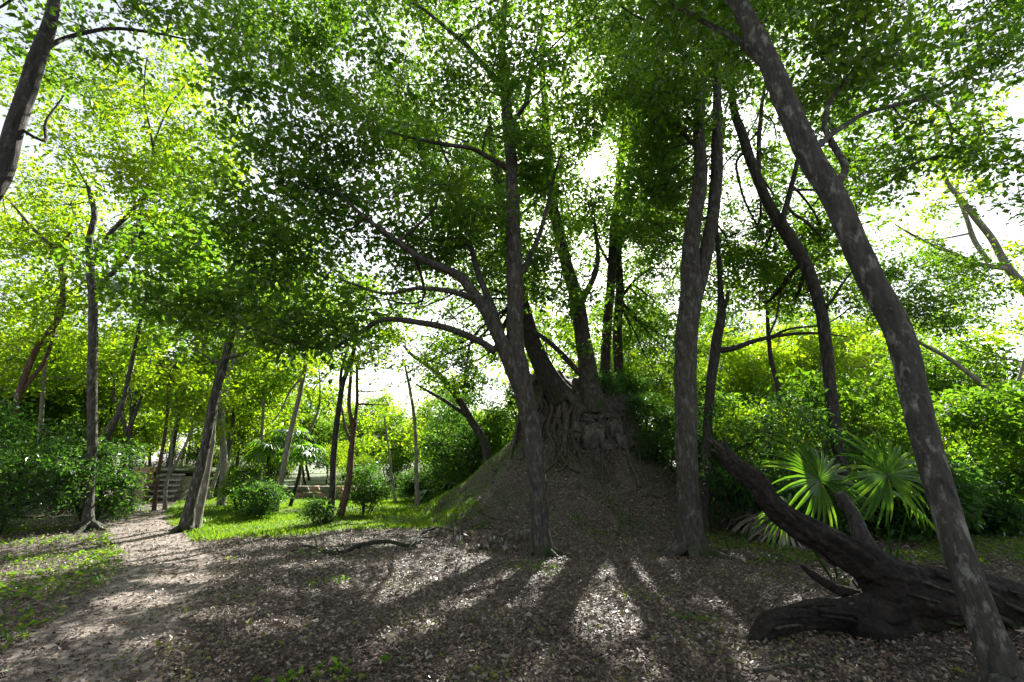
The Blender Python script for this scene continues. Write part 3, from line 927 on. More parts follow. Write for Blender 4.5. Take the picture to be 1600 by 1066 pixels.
# --- trees growing on and round the mound
tree('mound_top_tree', 'thick trunk standing on top of the root covered mound',
     [(927, 648, 13.5, 52), (922, 600, 13.6, 38), (916, 560, 13.7, 34), (908, 515, 13.8, 30), (900, 465, 14.0, 28), (882, 400, 14.2, 24), (866, 330, 14.4, 21), (858, 250, 14.6, 18), (850, 150, 14.8, 14), (845, 50, 15, 9)],
     [[(903, 480, 13.9, 14), (922, 445, 14, 12), (934, 405, 14.2, 9), (930, 350, 14.4, 6)], [(912, 590, 13.7, 12), (885, 562, 13.5, 11), (855, 532, 13.3, 10), (825, 512, 13.1, 8), (800, 500, 13, 5)]],
     fill([(620, 120), (850, 120), (930, 330), (940, 460), (870, 520), (760, 480), (640, 300)], 13, 17, 24, 1.3, 1.8, 1.1, 27), L=.13, bark='bark', flare=.5, ground_fix=False)
tree('left_leaning_mound_tree', 'dark trunk leaning away from the high side of the mound behind the forked tree',
     [(880, 625, 13.6, 50), (858, 592, 13.5, 42), (836, 548, 13.4, 34), (822, 500, 13.3, 30), (806, 440, 13.3, 26), (792, 370, 13.4, 22), (780, 300, 13.5, 18), (765, 200, 13.6, 12)],
     [], fill([(640, 480), (760, 440), (800, 560), (720, 620), (650, 560)], 13.5, 16, 9, 1.0, 1.4, .8, 28), L=.12, bark='bark_dark', flare=.4, ground_fix=False)
tree('tall_mound_tree', 'tall straight stem at the back edge of the mound, crossing the sun glare',
     [(944, 640, 15, 32), (945, 580, 15, 26), (949, 510, 15, 24), (955, 430, 15, 23), (959, 370, 15, 22), (964, 310, 15, 19), (970, 250, 15.1, 17), (978, 170, 15.2, 13), (990, 60, 15.4, 8)],
     [[(962, 335, 15, 10), (985, 300, 15, 8), (1010, 270, 15, 6), (1030, 220, 15, 4)], [(957, 420, 15, 8), (935, 380, 15, 6), (928, 330, 15, 4)]],
     fill([(930, 20), (1070, 80), (1075, 330), (1010, 420), (970, 200)], 14, 17, 18, 1.3, 1.8, .85, 29), L=.13, bark='bark_dark', flare=.4, ground_fix=False)
tree('second_mound_tree', 'darker stem growing just right of the tall stem behind the mound',
     [(972, 650, 15.8, 34), (967, 590, 15.8, 28), (965, 520, 15.8, 26), (968, 450, 15.8, 24), (966, 390, 15.8, 22), (976, 320, 15.9, 18), (986, 230, 16, 13), (995, 120, 16, 8)],
     [[(967, 470, 15.8, 10), (990, 440, 15.8, 8), (1015, 420, 15.8, 5)]],
     fill([(980, 330), (1080, 330), (1080, 560), (1000, 640), (980, 540)], 15, 18, 15, 1.2, 1.6, 1.1, 30), L=.13, bark='bark_dark', flare=.4, ground_fix=False)
tree('stooping_tree', 'stooping grey trunk bending out over the grass from behind the mound',
     [(760, 700, 17, 20), (735, 655, 17, 16), (708, 612, 17, 14), (690, 590, 17, 13), (668, 570, 17, 11), (645, 556, 17, 8), (630, 540, 17, 5)],
     [[(730, 650, 17, 10), (700, 630, 17.2, 8), (670, 612, 17.3, 6), (650, 600, 17.3, 4)]], fill([(620, 520), (720, 520), (730, 580), (640, 580)], 16, 18, 6, .8, 1.2, .5, 31), leaf='leaf', L=.13, bark='bark')
tree('mossy_far_tree', 'green mossy trunk in the thicket between the level branch and the palms',
     [(1228, 700, 14, 18), (1222, 650, 14, 15), (1214, 600, 14, 13), (1204, 555, 14, 11), (1198, 480, 14, 8), (1190, 400, 14, 5)], [], fill([(1140, 380), (1290, 400), (1290, 500), (1150, 500)], 13.5, 16, 7, 1.0, 1.4, .6, 32), leaf='leaf_y', L=.14, bark='bark')


# ---------------------------------------------------------------- roots and stones of the mound
def copy_tree(o, parent=None):
    c = o.copy()
    COL.objects.link(c)
    if parent:
        c.parent = parent
    for ch in [x for x in bpy.data.objects if x.parent == o]:
        copy_tree(ch, c)
    return c


def surf_pts(pix, lift=0.05):
    out = []
    for px, py in pix:
        q = SURF(px, py)
        d = ray(px, py)
        out.append(q - d / np.linalg.norm(d) * lift)
    return np.array(out)


mt = next(o for o in bpy.data.objects if o.name == 'mound_top_tree')
ml = next(o for o in bpy.data.objects if o.name == 'left_leaning_mound_tree')
ROOTS = [
    (ml, [(842, 585), (862, 600), (885, 618), (905, 634), (925, 648)], .16, .12), (ml, [(868, 604), (880, 630), (884, 660), (880, 690), (886, 712)], .11, .05),
    (ml, [(850, 596), (846, 620), (835, 650), (824, 690), (812, 718)], .10, .04), (ml, [(840, 590), (826, 615), (814, 650), (806, 690), (798, 716)], .09, .04),
    (ml, [(858, 605), (862, 640), (858, 670), (866, 700), (862, 725)], .07, .03), (ml, [(846, 612), (870, 622), (880, 622)], .05, .03),
    (mt, [(912, 640), (900, 655), (894, 680), (903, 705)], .08, .03), (mt, [(912, 648), (930, 651), (950, 650), (968, 653)], .07, .05),
    (mt, [(940, 645), (962, 660), (976, 690), (984, 720), (996, 760)], .10, .04), (mt, [(950, 650), (975, 668), (992, 700), (1004, 740)], .08, .03),
    (mt, [(920, 650), (915, 672), (905, 690), (885, 728), (870, 735)], .06, .02), (mt, [(935, 650), (946, 680), (940, 710), (950, 740)], .06, .02),
    (ml, [(880, 690), (876, 712), (890, 730), (905, 738)], .05, .02), (ml, [(884, 700), (868, 722), (850, 740), (840, 765)], .05, .02)]
rgr = random.Random(3)
for nm_, nroot, rr0, ln in (('forked_tree', 5, .055, .55), ('twin_stemmed_tree', 8, .10, .75), ('snapped_top_tree', 5, .06, .6), ('path_side_tree', 4, .05, .5), ('spotted_bark_tree', 5, .06, .5), ('branching_tree', 4, .05, .5), ('leaning_forked_tree', 5, .06, .6)):
    to = bpy.data.objects[nm_]
    bx, by = to.location.x, to.location.y
    for k in range(nroot):
        a = k / nroot * 6.28 + rgr.uniform(-.3, .3)
        pts, rad = [], []
        for j in range(6):
            f = j / 5.0
            d_ = .03 + ln * f * rgr.uniform(.85, 1.1)
            aa = a + .35 * f * math.sin(k * 2.1)
            x_, y_ = bx + d_ * math.cos(aa), by + d_ * math.sin(aa)
            pts.append((x_, y_, float(H(x_, y_)) + rr0 * (2.6 * (1 - f) ** 2.2 + .35 - .75 * f)))
            rad.append(rr0 * (1.15 - .75 * f))
        t = Tubes()
        t.add(pts, rad, seg=8, step=.07, rough=.12, wander=.01)
        t.build('root', M['bark' if nm_ != 'spotted_bark_tree' else 'spotted'], to, to.location)
for k in range(26):
    x0 = rgr.uniform(812, 985)
    y0 = 596 + (x0 - 812) * .33 + rgr.uniform(0, 14)
    x1 = x0 + rgr.uniform(-22, 22)
    ROOTS.append((ml if x0 < 890 else mt, [(x0, y0), (x0 + rgr.uniform(-12, 12), y0 + 25), ((x0 + x1) / 2 + rgr.uniform(-12, 12), y0 + 55), (x1, y0 + rgr.uniform(75, 115))], rgr.uniform(.03, .075), .015))
for par, pix, r0, r1 in ROOTS:
    t = Tubes()
    q = surf_pts(pix, .09)
    t.add(q, np.linspace(r0, r1, len(q)), seg=9, step=.07, rough=.14, wander=.035)
    t.build('root', M['root'], par, par.location)


def stone_mesh(k, mat, sx, sy, sz, rough_k=1.0):
    import bmesh
    bm = bmesh.new()
    bmesh.ops.create_cube(bm, size=1.0)
    bmesh.ops.subdivide_edges(bm, edges=list(bm.edges), cuts=1, use_grid_fill=True)
    rg = random.Random(k)
    for v in bm.verts:
        corner = sum(abs(c) > .4 for c in v.co)
        f = {3: 1 - rough_k * rg.uniform(.15, .55), 2: 1 - rough_k * rg.uniform(-.05, .3), 1: 1 + rough_k * rg.uniform(-.15, .12)}.get(corner, 1)
        v.co = Vector((v.co.x * sx * f, v.co.y * sy * f, v.co.z * sz * (1 - (1 - f) * .7)))
        v.co += Vector((rg.gauss(0, .05) * sx, rg.gauss(0, .05) * sy, rg.gauss(0, .05) * sz)) * rough_k
    me = bpy.data.meshes.new('stone')
    bm.to_mesh(me)
    bm.free()
    me.materials.append(mat)
    return me


STONES = [stone_mesh(k, M['stone'], .42 + .12 * math.sin(k * 2.3), .34, .26 + .08 * math.sin(k * 1.7)) for k in range(7)]
ruin = empty('ruined_core_wall', (MX, MY, 2.0))
tag(ruin, 'tumbled dark stone core of a ruined structure held by roots at the top of the mound', 'ruin')
rg = random.Random(5)
for lv in range(7):
    zf = lv / 6.0
    for k in range(20):
        th = math.radians(186 + k * 9.0 + rg.uniform(-3, 3) + (4 if lv % 2 else 0))
        r = 1.90 - 0.45 * zf + rg.uniform(-.12, .10)
        if rg.random() < .45:
            continue
        x, y = MX + r * math.cos(th), MY + r * math.sin(th)
        z = 1.98 + zf * (1.35 - .24 * r * math.cos(th)) + rg.uniform(-.05, .05)
        o = link('stone', STONES[rg.randrange(7)], ruin, (x - MX, y - MY, z - 2.0))
        o.rotation_euler = (rg.gauss(0, .25), rg.gauss(0, .25), th + math.pi / 2 + rg.gauss(0, .35))
        s = rg.uniform(.6, 1.35)
        o.scale = (s, s, s)
for px, py, sc_, rz in ((927, 682, 1.5, .1), (972, 690, 1.6, .3), (905, 668, 1.1, 0), (958, 672, 1.1, .5), (945, 700, 1.0, .2)):
    q = SURF(px, py)
    o = link('stone', STONES[rg.randrange(7)], ruin, q - np.array([MX, MY, 2.0]) + np.array([0, -.12, 0]))
    o.scale = (sc_ * .8, sc_, sc_ * 1.3)
    o.rotation_euler = (.15, .1, rz)

for k in range(34):                              # blocks tumbled down the slope, half buried
    th = math.radians(rg.uniform(190, 350))
    r = 2.1 + 3.0 * rg.random() ** 1.5
    x, y = MX + r * math.cos(th), MY + r * math.sin(th)
    o = link('stone', STONES[rg.randrange(7)], ruin, (x - MX, y - MY, float(H(x, y)) - 2.0 - .02))
    o.rotation_euler = (rg.gauss(0, .4), rg.gauss(0, .4), rg.uniform(0, 6))
    q_ = rg.uniform(.2, .6)
    o.scale = (q_, q_, q_)

# ---------------------------------------------------------------- the little ruin beyond the path
rx, ry = P(218, 780, 18.5)[:2]
platform = empty('stepped_stone_platform', (rx, ry, 0))
tag(platform, 'low ruined stone platform with grassy top and pale steps beyond the end of the path', 'ruin')
bw, bh = .55, .26
SB = [stone_mesh(40 + k, M['stone_pale'], bw * .98, .4, bh * .97, .4) for k in range(3)]
SR_ = [stone_mesh(50 + k, M['stone_red'], .38, .4, bh * .97, .4) for k in range(3)]
SS = stone_mesh(60, bark_mat('weathered_plank', (.2, .18, .15), (.38, .36, .32), (.5, .48, .44), moss=0, bump=.2), 1.0, .16, .07, .1)
for lv in range(4):
    for k in range(-2, 2):
        if -0.7 < k * bw < 1.0:
            continue
        o = link('stone', SB[rg.randrange(3)], platform, (k * bw + (.27 if lv % 2 else 0) + rg.uniform(-.02, .02), 0.25 + rg.uniform(-.04, .04), bh * (lv + .5)))
        o.rotation_euler = (0, 0, rg.gauss(0, .04))
for lv in range(5):
    for k in range(2):
        o = link('stone', SR_[rg.randrange(3)], platform, (-.3 + k * .37 + rg.uniform(-.03, .03), rg.uniform(-.04, .04), bh * (lv + .5)))
        o.rotation_euler = (0, 0, rg.gauss(0, .06))
for k in range(6):
    link('step', SS, platform, (.72, .1 + .10 * k, .2 + .2 * k))
t = Tubes()
t.add([(-1.1, 1.6, 1.0), (.2, 1.7, 1.05), (1.3, 1.7, 1.0)], [.55, .6, .5], seg=14, step=.3, rough=.06)
core = t.build('turf_top', M['turf'], platform)
core.scale = (1, 1.8, .35)
core.location = (0, -1.2, .75)
c2 = stone_mesh(71, M['stone_pale'], 2.4, 1.6, .95, .1)
o = link('rubble_fill', c2, platform, (.1, 1.25, .45))

wx, wy = P(485, 770, 20)[:2]
wall2 = empty('overgrown_terrace_wall', (wx, wy, 0))
tag(wall2, 'low overgrown terrace wall of brownish stones behind the palm clump', 'wall')
for lv in range(2):
    for k in range(-6, 6):
        o = link('stone', SB[rg.randrange(3)] if rg.random() < .6 else SR_[rg.randrange(3)], wall2, (k * .5 + (.22 if lv % 2 else 0), rg.uniform(-.05, .05), bh * (lv + .5)))
        o.rotation_euler = (0, 0, rg.gauss(0, .05))

# ---------------------------------------------------------------- fallen log
lb = P(1400, 990, 5.0)
log = empty('fallen_log', (lb[0], lb[1], 0))
tag(log, 'massive dark rotting fallen trunk lying on the litter with two raised broken ends', 'log')


def part(par, name, spec, mat, seg=18, rough=.1, step=.06, ridge=0.0, wander=.02):
    p, r = nodes(spec)
    t = Tubes()
    t.add(p, r, seg=seg, rough=rough, step=step, wander=wander, ridge=ridge)
    return t.build(name, M[mat], par, par.location)


part(log, 'trunk', [(1345, 925, 5.0, 60), (1370, 928, 5.0, 120), (1420, 930, 5.0, 145), (1490, 932, 5.0, 125), (1560, 945, 5.0, 122), (1640, 962, 5.0, 125), (1760, 985, 5.0, 130), (1900, 1010, 5.0, 130)], 'wood', 64, .10, .03, .24)
part(log, 'limb', [(1119, 698, 5.1, 9), (1128, 704, 5.1, 24), (1150, 728, 5.1, 33), (1180, 752, 5.1, 38), (1200, 782, 5.1, 42), (1232, 815, 5.08, 48), (1280, 842, 5.05, 58), (1330, 870, 5.0, 78), (1385, 900, 5.0, 95), (1450, 920, 5.0, 100)], 'wood', 48, .13, .03, .24)
part(log, 'limb', [(1170, 1012, 4.5, 14), (1182, 996, 4.55, 34), (1200, 978, 4.6, 48), (1240, 966, 4.7, 50), (1300, 962, 4.8, 62), (1350, 960, 4.9, 84), (1400, 945, 5.0, 110), (1450, 935, 5.0, 90)], 'wood', 48, .13, .03, .24)
part(log, 'limb', [(1330, 975, 4.75, 50), (1365, 985, 4.75, 68), (1395, 995, 4.75, 50), (1425, 975, 4.85, 50)], 'wood', 16, .16)
part(log, 'broken_stub', [(1252, 884, 4.9, 7), (1270, 900, 4.9, 14), (1296, 916, 4.9, 18), (1325, 925, 4.95, 26), (1370, 935, 5, 30)], 'wood', 10, .12)
part(log, 'broken_stub', [(1131, 686, 5.1, 5), (1133, 700, 5.1, 11), (1142, 722, 5.1, 20)], 'wood', 8, .15)
part(log, 'broken_stub', [(1312, 770, 5.3, 20), (1320, 784, 5.3, 24), (1334, 806, 5.2, 26), (1346, 838, 5.1, 34), (1370, 880, 5.0, 40)], 'bark_dark', 12, .12)

for spec, nst in (([(1150, 728, 5.1, 33), (1200, 782, 5.1, 42), (1232, 815, 5.08, 48), (1280, 842, 5.05, 58), (1330, 870, 5.0, 78)], 16), ([(1370, 928, 5.0, 120), (1420, 930, 5.0, 145), (1490, 932, 5.0, 125), (1560, 945, 5.0, 122), (1640, 962, 5.0, 125)], 30),
                  ([(1200, 978, 4.6, 48), (1240, 966, 4.7, 50), (1300, 962, 4.8, 62), (1350, 960, 4.9, 84)], 12)):
    lp, lr = nodes(spec)
    lp, lr = resample(lp, lr, .04)
    for k in range(nst):                         # strips of peeling bark
        i0 = rg.randrange(0, max(1, len(lp) - 12))
        n_ = rg.randrange(5, 13)
        a = rg.uniform(-.4, 3.3)
        q = []
        for j in range(i0, min(len(lp), i0 + n_)):
            q.append(lp[j] + lr[j] * (1.03 + .10 * ((j - i0) / n_) ** 2) * np.array([0, -math.sin(a + .04 * j), math.cos(a + .04 * j)]) + np.array([0, 0, 0]))
        if len(q) > 3:
            t = Tubes()
            w_ = rg.uniform(.010, .024)
            t.add(q, [w_ * .5] + [w_] * (len(q) - 2) + [w_ * .3], seg=6, step=.05, rough=.25, wander=.01)
            t.build('bark_strip', M[rg.choice(['wood', 'bark_dark', 'bark'])], log, log.location)
for k in range(9):                               # splintered ends
    e, d_ = ((1128, 704, 5.1), (-.14, 0, .12)) if k < 5 else ((1180, 1000, 4.55), (-.13, -.05, -.02))
    b_ = P(*e) + np.array([rg.gauss(0, .035), rg.gauss(0, .04), rg.gauss(0, .04)])
    t = Tubes()
    t.add([b_ - np.array(d_) * .6, b_ + np.array(d_) * .3, b_ + np.array(d_) * rg.uniform(.6, 1.3) + np.array([0, 0, rg.gauss(0, .03)])], [.022, .015, .003], seg=5, step=.05, rough=.2)
    t.build('splinter', M['bark_dark'], log, log.location)

# fallen branches
fbase = surf_pts([(600, 862)])[0]
fb = empty('fallen_branch', (fbase[0], fbase[1], 0))
tag(fb, 'crooked fallen dark branch lying across the litter in front of the grass', 'branch')
pix = [(468, 857), (495, 860), (530, 868), (560, 862), (600, 856), (640, 858), (660, 845), (690, 838), (725, 842), (752, 862)]
q = surf_pts(pix, .0) + np.array([0, 0, .05])
q[3:5, 2] += .04
q[6:8, 2] += .10
t = Tubes()
t.add(q, [.014, .024, .036, .04, .036, .032, .028, .022, .018, .010], seg=10, step=.06, rough=.12, wander=.025)
t.build('stem', M['bark_dark'], fb, fb.location)
for a, b in (((530, 868), (510, 880)), ((640, 858), (668, 872)), ((690, 838), (720, 828)), ((725, 842), (742, 850)), ((600, 856), (640, 840)), ((560, 862), (590, 875)), ((640, 858), (650, 835)), ((660, 845), (700, 862)), ((690, 838), (705, 860)), ((725, 842), (770, 838)), ((752, 862), (790, 868)), ((752, 862), (800, 850)), ((700, 836), (735, 822)), ((660, 845), (640, 872)), ((725, 842), (715, 870)), ((540, 866), (525, 850)), ((495, 860), (480, 848))):
    q = surf_pts([a, b], .0)
    q[:, 2] += (.05, .16)
    t = Tubes()
    t.add([q[0], (q[0] + q[1]) / 2 + np.array([0, 0, .06]), q[1]], [.014, .010, .004], seg=6, step=.08, rough=.1, wander=.02)
    t.build('side_twig', M['bark_dark'], fb, fb.location)
cr = Crown()
cc = surf_pts([(690, 840), (712, 850), (735, 850), (745, 862), (760, 858), (778, 852), (800, 850), (722, 838), (790, 862), (815, 846)], 0) + np.array([0, 0, .14])
p_, d_, n_, l_ = crown_leaves(cc, 38, .09, .12, False, 1.2)
cr.add(p_, d_, n_, l_)
cr.build('withered_leaves', M['dead'], fb, fb.location)
STICKS = [([(1270, 1064), (1300, 1040), (1345, 1022), (1368, 1010)], .016, 'thin pale stick lying below the fallen log'), ([(1376, 1005), (1384, 1024), (1400, 1045), (1405, 1052)], .012, 'short forked stick propped against the fallen log'),
          ([(1180, 1058), (1240, 1050), (1290, 1056)], .018, 'dark stick half buried in litter below the log'), ([(745, 800), (770, 812), (810, 818)], .02, 'short dark stick on the lower slope of the mound'),
          ([(760, 1020), (800, 1000), (815, 1003)], .01, 'thin twig on the litter beside the bright sun patch'), ([(1140, 838), (1190, 846), (1240, 850)], .03, 'mossy stick lying in front of the dead palm fronds')]
for pix, r, lab in STICKS:
    q = surf_pts(pix, 0) + np.array([0, 0, .02 + r])
    o = empty('fallen_stick', (q[0][0], q[0][1], float(H(q[0][0], q[0][1]))))
    tag(o, lab, 'stick')
    t = Tubes()
    t.add(q, np.linspace(r, r * .5, len(q)), seg=7, step=.06, rough=.12, wander=.015)
    t.build('stem', M['bark'], o, o.location)


# ---------------------------------------------------------------- palms
def on_ground(px, Y):
    q = P(px, 700, Y)
    q[2] = float(H(q[0], q[1]))
    return q


def fan_leaf(par, hub, foot, axis, up, R, nseg, a0, a1, mat, width=.06, droop=.12, origin=None, one_mesh=False, name='fan_leaf', stalk='petiole', cup=0.15):
    """a fan leaf: a petiole and pleated leaflets radiating from its tip"""
    hub, foot = np.asarray(hub, float), np.asarray(foot, float)
    axis = unit(np.asarray(axis, float))          # facing direction of the blade
    up = np.asarray(up, float)
    up = unit(up - axis * up.dot(axis))
    side = np.cross(up, axis)
    t = Tubes()
    t.add([foot, (foot + hub) / 2 + axis * -.04, hub], [.016, .012, .009], seg=6, step=.15, rough=.03)
    st = t.build(name, M['palm' if mat == 'palm' else mat], par, origin)
    Vs, Fs, As, k0 = [], [], [], 0
    for k in range(nseg):
        a = a0 + (a1 - a0) * k / (nseg - 1) + RNG.normal(0, .02)
        d = up * math.cos(a) + side * math.sin(a)
        ln = R * (0.76 + .26 * math.cos(a * .7)) * RNG.uniform(.82, 1.08)
        ax_k = axis + RNG.normal(0, .09, 3)
        dk = RNG.uniform(.2, 1.6)
        tang = np.cross(axis, d)
        w = width * R
        ss = np.array([0, .2, .45, .7, .88, 1.0])
        ww = np.array([.10, .55, 1.0, .9, .55, .06]) * w
        pts = []
        for s_, w_ in zip(ss, ww):
            c = hub + d * ln * s_ + ax_k * (cup * ln * s_ - 0.22 * ln * s_ ** 3) + np.array([0, 0, -droop * ln * s_ ** 2.6 * dk])
            pts += [c - tang * w_ * .5 + axis * w_ * .18, c - axis * w_ * .12, c + tang * w_ * .5 + axis * w_ * .18]
        V = np.array(pts)
        F = []
        for m_ in range(len(ss) - 1):
            F += [[m_ * 3, m_ * 3 + 1, m_ * 3 + 4, m_ * 3 + 3], [m_ * 3 + 1, m_ * 3 + 2, m_ * 3 + 5, m_ * 3 + 4]]
        F = np.array(F)
        A = np.full(len(F), RNG.random())
        if one_mesh:
            Vs.append(V)
            Fs.append(F + k0)
            As.append(A)
            k0 += len(V)
        else:
            link('leaflet', fast_mesh('leaflet', V - np.asarray(origin, float), F, False, M[mat], A), st)
    if one_mesh:
        b = link('blade', fast_mesh('blade', np.concatenate(Vs) - np.asarray(origin, float), np.concatenate(Fs), False, M[mat], np.concatenate(As)), st)
    return st


def V3(px, py, Y):
    return P(px, py, Y)


b1 = P(1300, 850, 6.6)
b1[2] = 0
palm1 = empty('fan_palm', b1)
tag(palm1, 'young fan palm with wide bright yellow green leaf held up behind the fallen log', 'palm')
fan_leaf(palm1, V3(1280, 750, 6.5), b1 + [0, 0, .02], (.25, -.85, .45), (-.25, .25, 1), .95, 38, -2.75, 2.75, 'palm', .052, .16, b1)
fan_leaf(palm1, V3(1235, 800, 6.7), b1 + [-.05, .05, .02], (-.5, -.5, .7), (-.8, .2, .5), .5, 16, -1.6, 1.6, 'palm', .075, .25, b1)
b2 = P(1386, 850, 6.3)
b2[2] = 0
palm2 = empty('fan_palm', b2)
tag(palm2, 'young fan palm with dark shaded leaf seen edge lit, nearest the spotted trunk', 'palm')
fan_leaf(palm2, V3(1386, 742, 6.2), b2 + [0, 0, .02], (.1, -.95, .15), (-.05, .2, 1), .82, 38, -2.85, 2.85, 'palm', .056, .22, b2)
fan_leaf(palm2, V3(1420, 790, 6.5), b2 + [.05, .1, .02], (.5, -.5, .6), (.7, .3, .6), .55, 18, -1.7, 1.7, 'palm', .075, .3, b2)

# dead fronds heaped between the stout tree and the log
for k, (px, py, rz, lab) in enumerate(((1190, 836, 2.6, 'dry grey palm frond drooping in the heap beside the log'), (1232, 852, 3.4, 'pale dry palm frond lying flat under the raised log end'), (1165, 826, 2.2, 'brown dry palm frond at the edge of the thicket'))):
    q = SURF(px, py)
    o = empty('dead_palm_frond', q)
    tag(o, lab, 'palm frond', 'dry palm fronds beside the log')
    ax = np.array([math.cos(rz) * .5, math.sin(rz) * .2 - .5, .9])
    fan_leaf(o, q + np.array([0, 0, .42]), q + np.array([.5, .4, .04]), ax, (math.cos(rz), -.4, .1), 1.0, 26, -2.2, 2.2, 'dead', .055, .45, q, cup=.05)


def fan_palm_plant(name, label, base, height, nleaf, R, group=None, seed=0, spread=.7, cat='palm', lean=0.0):
    rgp = np.random.default_rng(seed)
    base = np.asarray(base, float)
    o = empty(name, base)
    tag(o, label, cat, group)
    top = base + np.array([lean, 0, height])
    if height > .3:
        t = Tubes()
        t.add([base + [0, 0, -.1], (base + top) / 2 + [lean * .1, 0, 0], top], [.07, .055, .05], seg=8, step=.2, rough=.08)
        t.build('trunk', M['bark_dark'], o, base)
    for k in range(nleaf):
        a = k / nleaf * 6.28 + rgp.uniform(-.3, .3)
        el = rgp.uniform(-.35, 1.1)
        dr = np.array([math.cos(a) * math.cos(el), math.sin(a) * math.cos(el), math.sin(el)])
        hub = top + dr * R * spread
        fan_leaf(o, hub, top, unit(dr * .3 + np.array([0, 0, .9])) , dr, R, 16, -2.0, 2.0, 'palm', .12, .3, base, one_mesh=True)
    return o


for k, (px, Y, h, lab) in enumerate(((414, 16.6, 1.9, 'short fan palm trunk with drooping bluish fans in the clump by the grass'), (434, 17.4, 2.4, 'taller fan palm trunk in the clump, behind the pale leaning trunk'), (452, 16.2, 1.7, 'slanting fan palm stem at the edge of the palm clump'))):
    q = P(px, 790, Y)
    q[2] = 0
    fan_palm_plant('clump_palm', lab, q, h, 12, .6, 'fan palms in the clump left of the grass', 20 + k, lean=.2 * k - .1)
q = P(255, 420, 15.5)
q[2] = 0
fan_palm_plant('tall_palm', 'tall slim palm whose fronds show among the leaves above the path', q, 9.6, 13, 1.2, None, 31)
q = SURF(715, 775)
q = on_ground(700, 18.5)
fan_palm_plant('slope_palm', 'low bushy dark palm beyond the foot of the mound slope on the grass side', q, .3, 16, .9, None, 33)


# ---------------------------------------------------------------- shrubs and thicket
def shrub(name, label, base, w, h, nm, L, leaf='leaf_d', group=None, seed=0, dens=1.0, cat='shrub', wr=.42, carve=False):
    rgp = np.random.default_rng(seed)
    base = np.asarray(base, float)
    o = empty(name, base)
    tag(o, label, cat, group)
    tw, cr, st = Tubes(), Crown(), Tubes()
    sp, sr = [], []
    for k in range(5):
        a = rgp.uniform(0, 6.28)
        tip = base + np.array([math.cos(a) * w * .4, math.sin(a) * w * .4, h * rgp.uniform(.55, .85)])
        s0 = base + np.array([math.cos(a) * .08 * w, math.sin(a) * .08 * w, -.1])
        a_, b_ = st.add([s0, (s0 + tip) / 2 + rgp.normal(0, .07, 3) * w, tip], [.02 * h ** .7, .015 * h ** .7, .006], seg=6, step=.2, rough=.08)
        sp.append(a_)
        sr.append(b_)
    ms = []
    for k in range(nm):
        z = rgp.random() ** .8
        rad = math.sqrt(rgp.random()) * (w * .5) * (0.65 + .5 * math.sin(min(1, z * 1.1) * 2.6))
        a = rgp.uniform(0, 6.28)
        ms.append((base + np.array([math.cos(a) * rad, math.sin(a) * rad, .12 * h + z * h * .85]), w * .17, w * .14, dens))
    grow_crown(ms, np.concatenate(sp), np.concatenate(sr), tw, cr, L, 13, 4, carve)
    st.build('stems', M['bark_dark'], o, base)['kind'] = 'stuff'
    tw.build('twigs', M['bark_dark'], o, base)
    cr.build('foliage', M[leaf], o, base, wr)
    return o


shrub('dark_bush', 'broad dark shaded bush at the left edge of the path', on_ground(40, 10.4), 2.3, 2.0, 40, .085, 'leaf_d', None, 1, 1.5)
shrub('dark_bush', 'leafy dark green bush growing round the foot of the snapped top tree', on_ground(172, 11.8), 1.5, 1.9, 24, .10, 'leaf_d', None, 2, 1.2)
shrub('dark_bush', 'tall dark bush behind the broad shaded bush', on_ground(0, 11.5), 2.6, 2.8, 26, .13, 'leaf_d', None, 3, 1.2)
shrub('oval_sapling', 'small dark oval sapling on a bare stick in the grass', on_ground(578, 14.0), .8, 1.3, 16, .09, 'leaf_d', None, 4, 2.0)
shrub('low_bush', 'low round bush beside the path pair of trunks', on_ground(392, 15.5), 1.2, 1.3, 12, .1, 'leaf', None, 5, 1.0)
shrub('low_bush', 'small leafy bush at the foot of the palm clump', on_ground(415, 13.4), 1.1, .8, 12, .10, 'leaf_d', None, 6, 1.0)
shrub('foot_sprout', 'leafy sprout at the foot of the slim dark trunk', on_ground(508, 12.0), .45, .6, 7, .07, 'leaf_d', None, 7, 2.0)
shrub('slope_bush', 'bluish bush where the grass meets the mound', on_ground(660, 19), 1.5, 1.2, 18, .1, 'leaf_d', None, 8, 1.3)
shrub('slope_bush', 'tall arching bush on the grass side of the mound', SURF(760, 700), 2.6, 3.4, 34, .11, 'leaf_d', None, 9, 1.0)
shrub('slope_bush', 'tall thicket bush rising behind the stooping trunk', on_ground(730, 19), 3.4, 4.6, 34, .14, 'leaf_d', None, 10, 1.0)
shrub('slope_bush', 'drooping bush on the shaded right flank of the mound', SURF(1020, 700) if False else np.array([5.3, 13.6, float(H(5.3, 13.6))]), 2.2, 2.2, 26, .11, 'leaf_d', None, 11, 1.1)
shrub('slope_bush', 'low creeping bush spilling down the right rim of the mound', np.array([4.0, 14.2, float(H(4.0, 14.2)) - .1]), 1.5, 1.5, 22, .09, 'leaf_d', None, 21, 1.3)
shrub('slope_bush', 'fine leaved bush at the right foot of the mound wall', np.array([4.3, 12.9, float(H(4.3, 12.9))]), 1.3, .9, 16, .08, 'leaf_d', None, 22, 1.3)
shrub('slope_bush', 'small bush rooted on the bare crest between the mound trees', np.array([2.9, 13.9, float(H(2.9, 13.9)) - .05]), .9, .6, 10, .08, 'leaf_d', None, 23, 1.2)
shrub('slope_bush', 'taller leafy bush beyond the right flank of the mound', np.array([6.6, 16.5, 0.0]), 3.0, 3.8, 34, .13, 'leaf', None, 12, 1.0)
shrub('slope_bush', 'bush crowning the back rim of the mound', np.array([3.6, 15.8, float(H(3.6, 15.8))]), 1.6, 1.4, 16, .11, 'leaf_d', None, 13, 1.0)
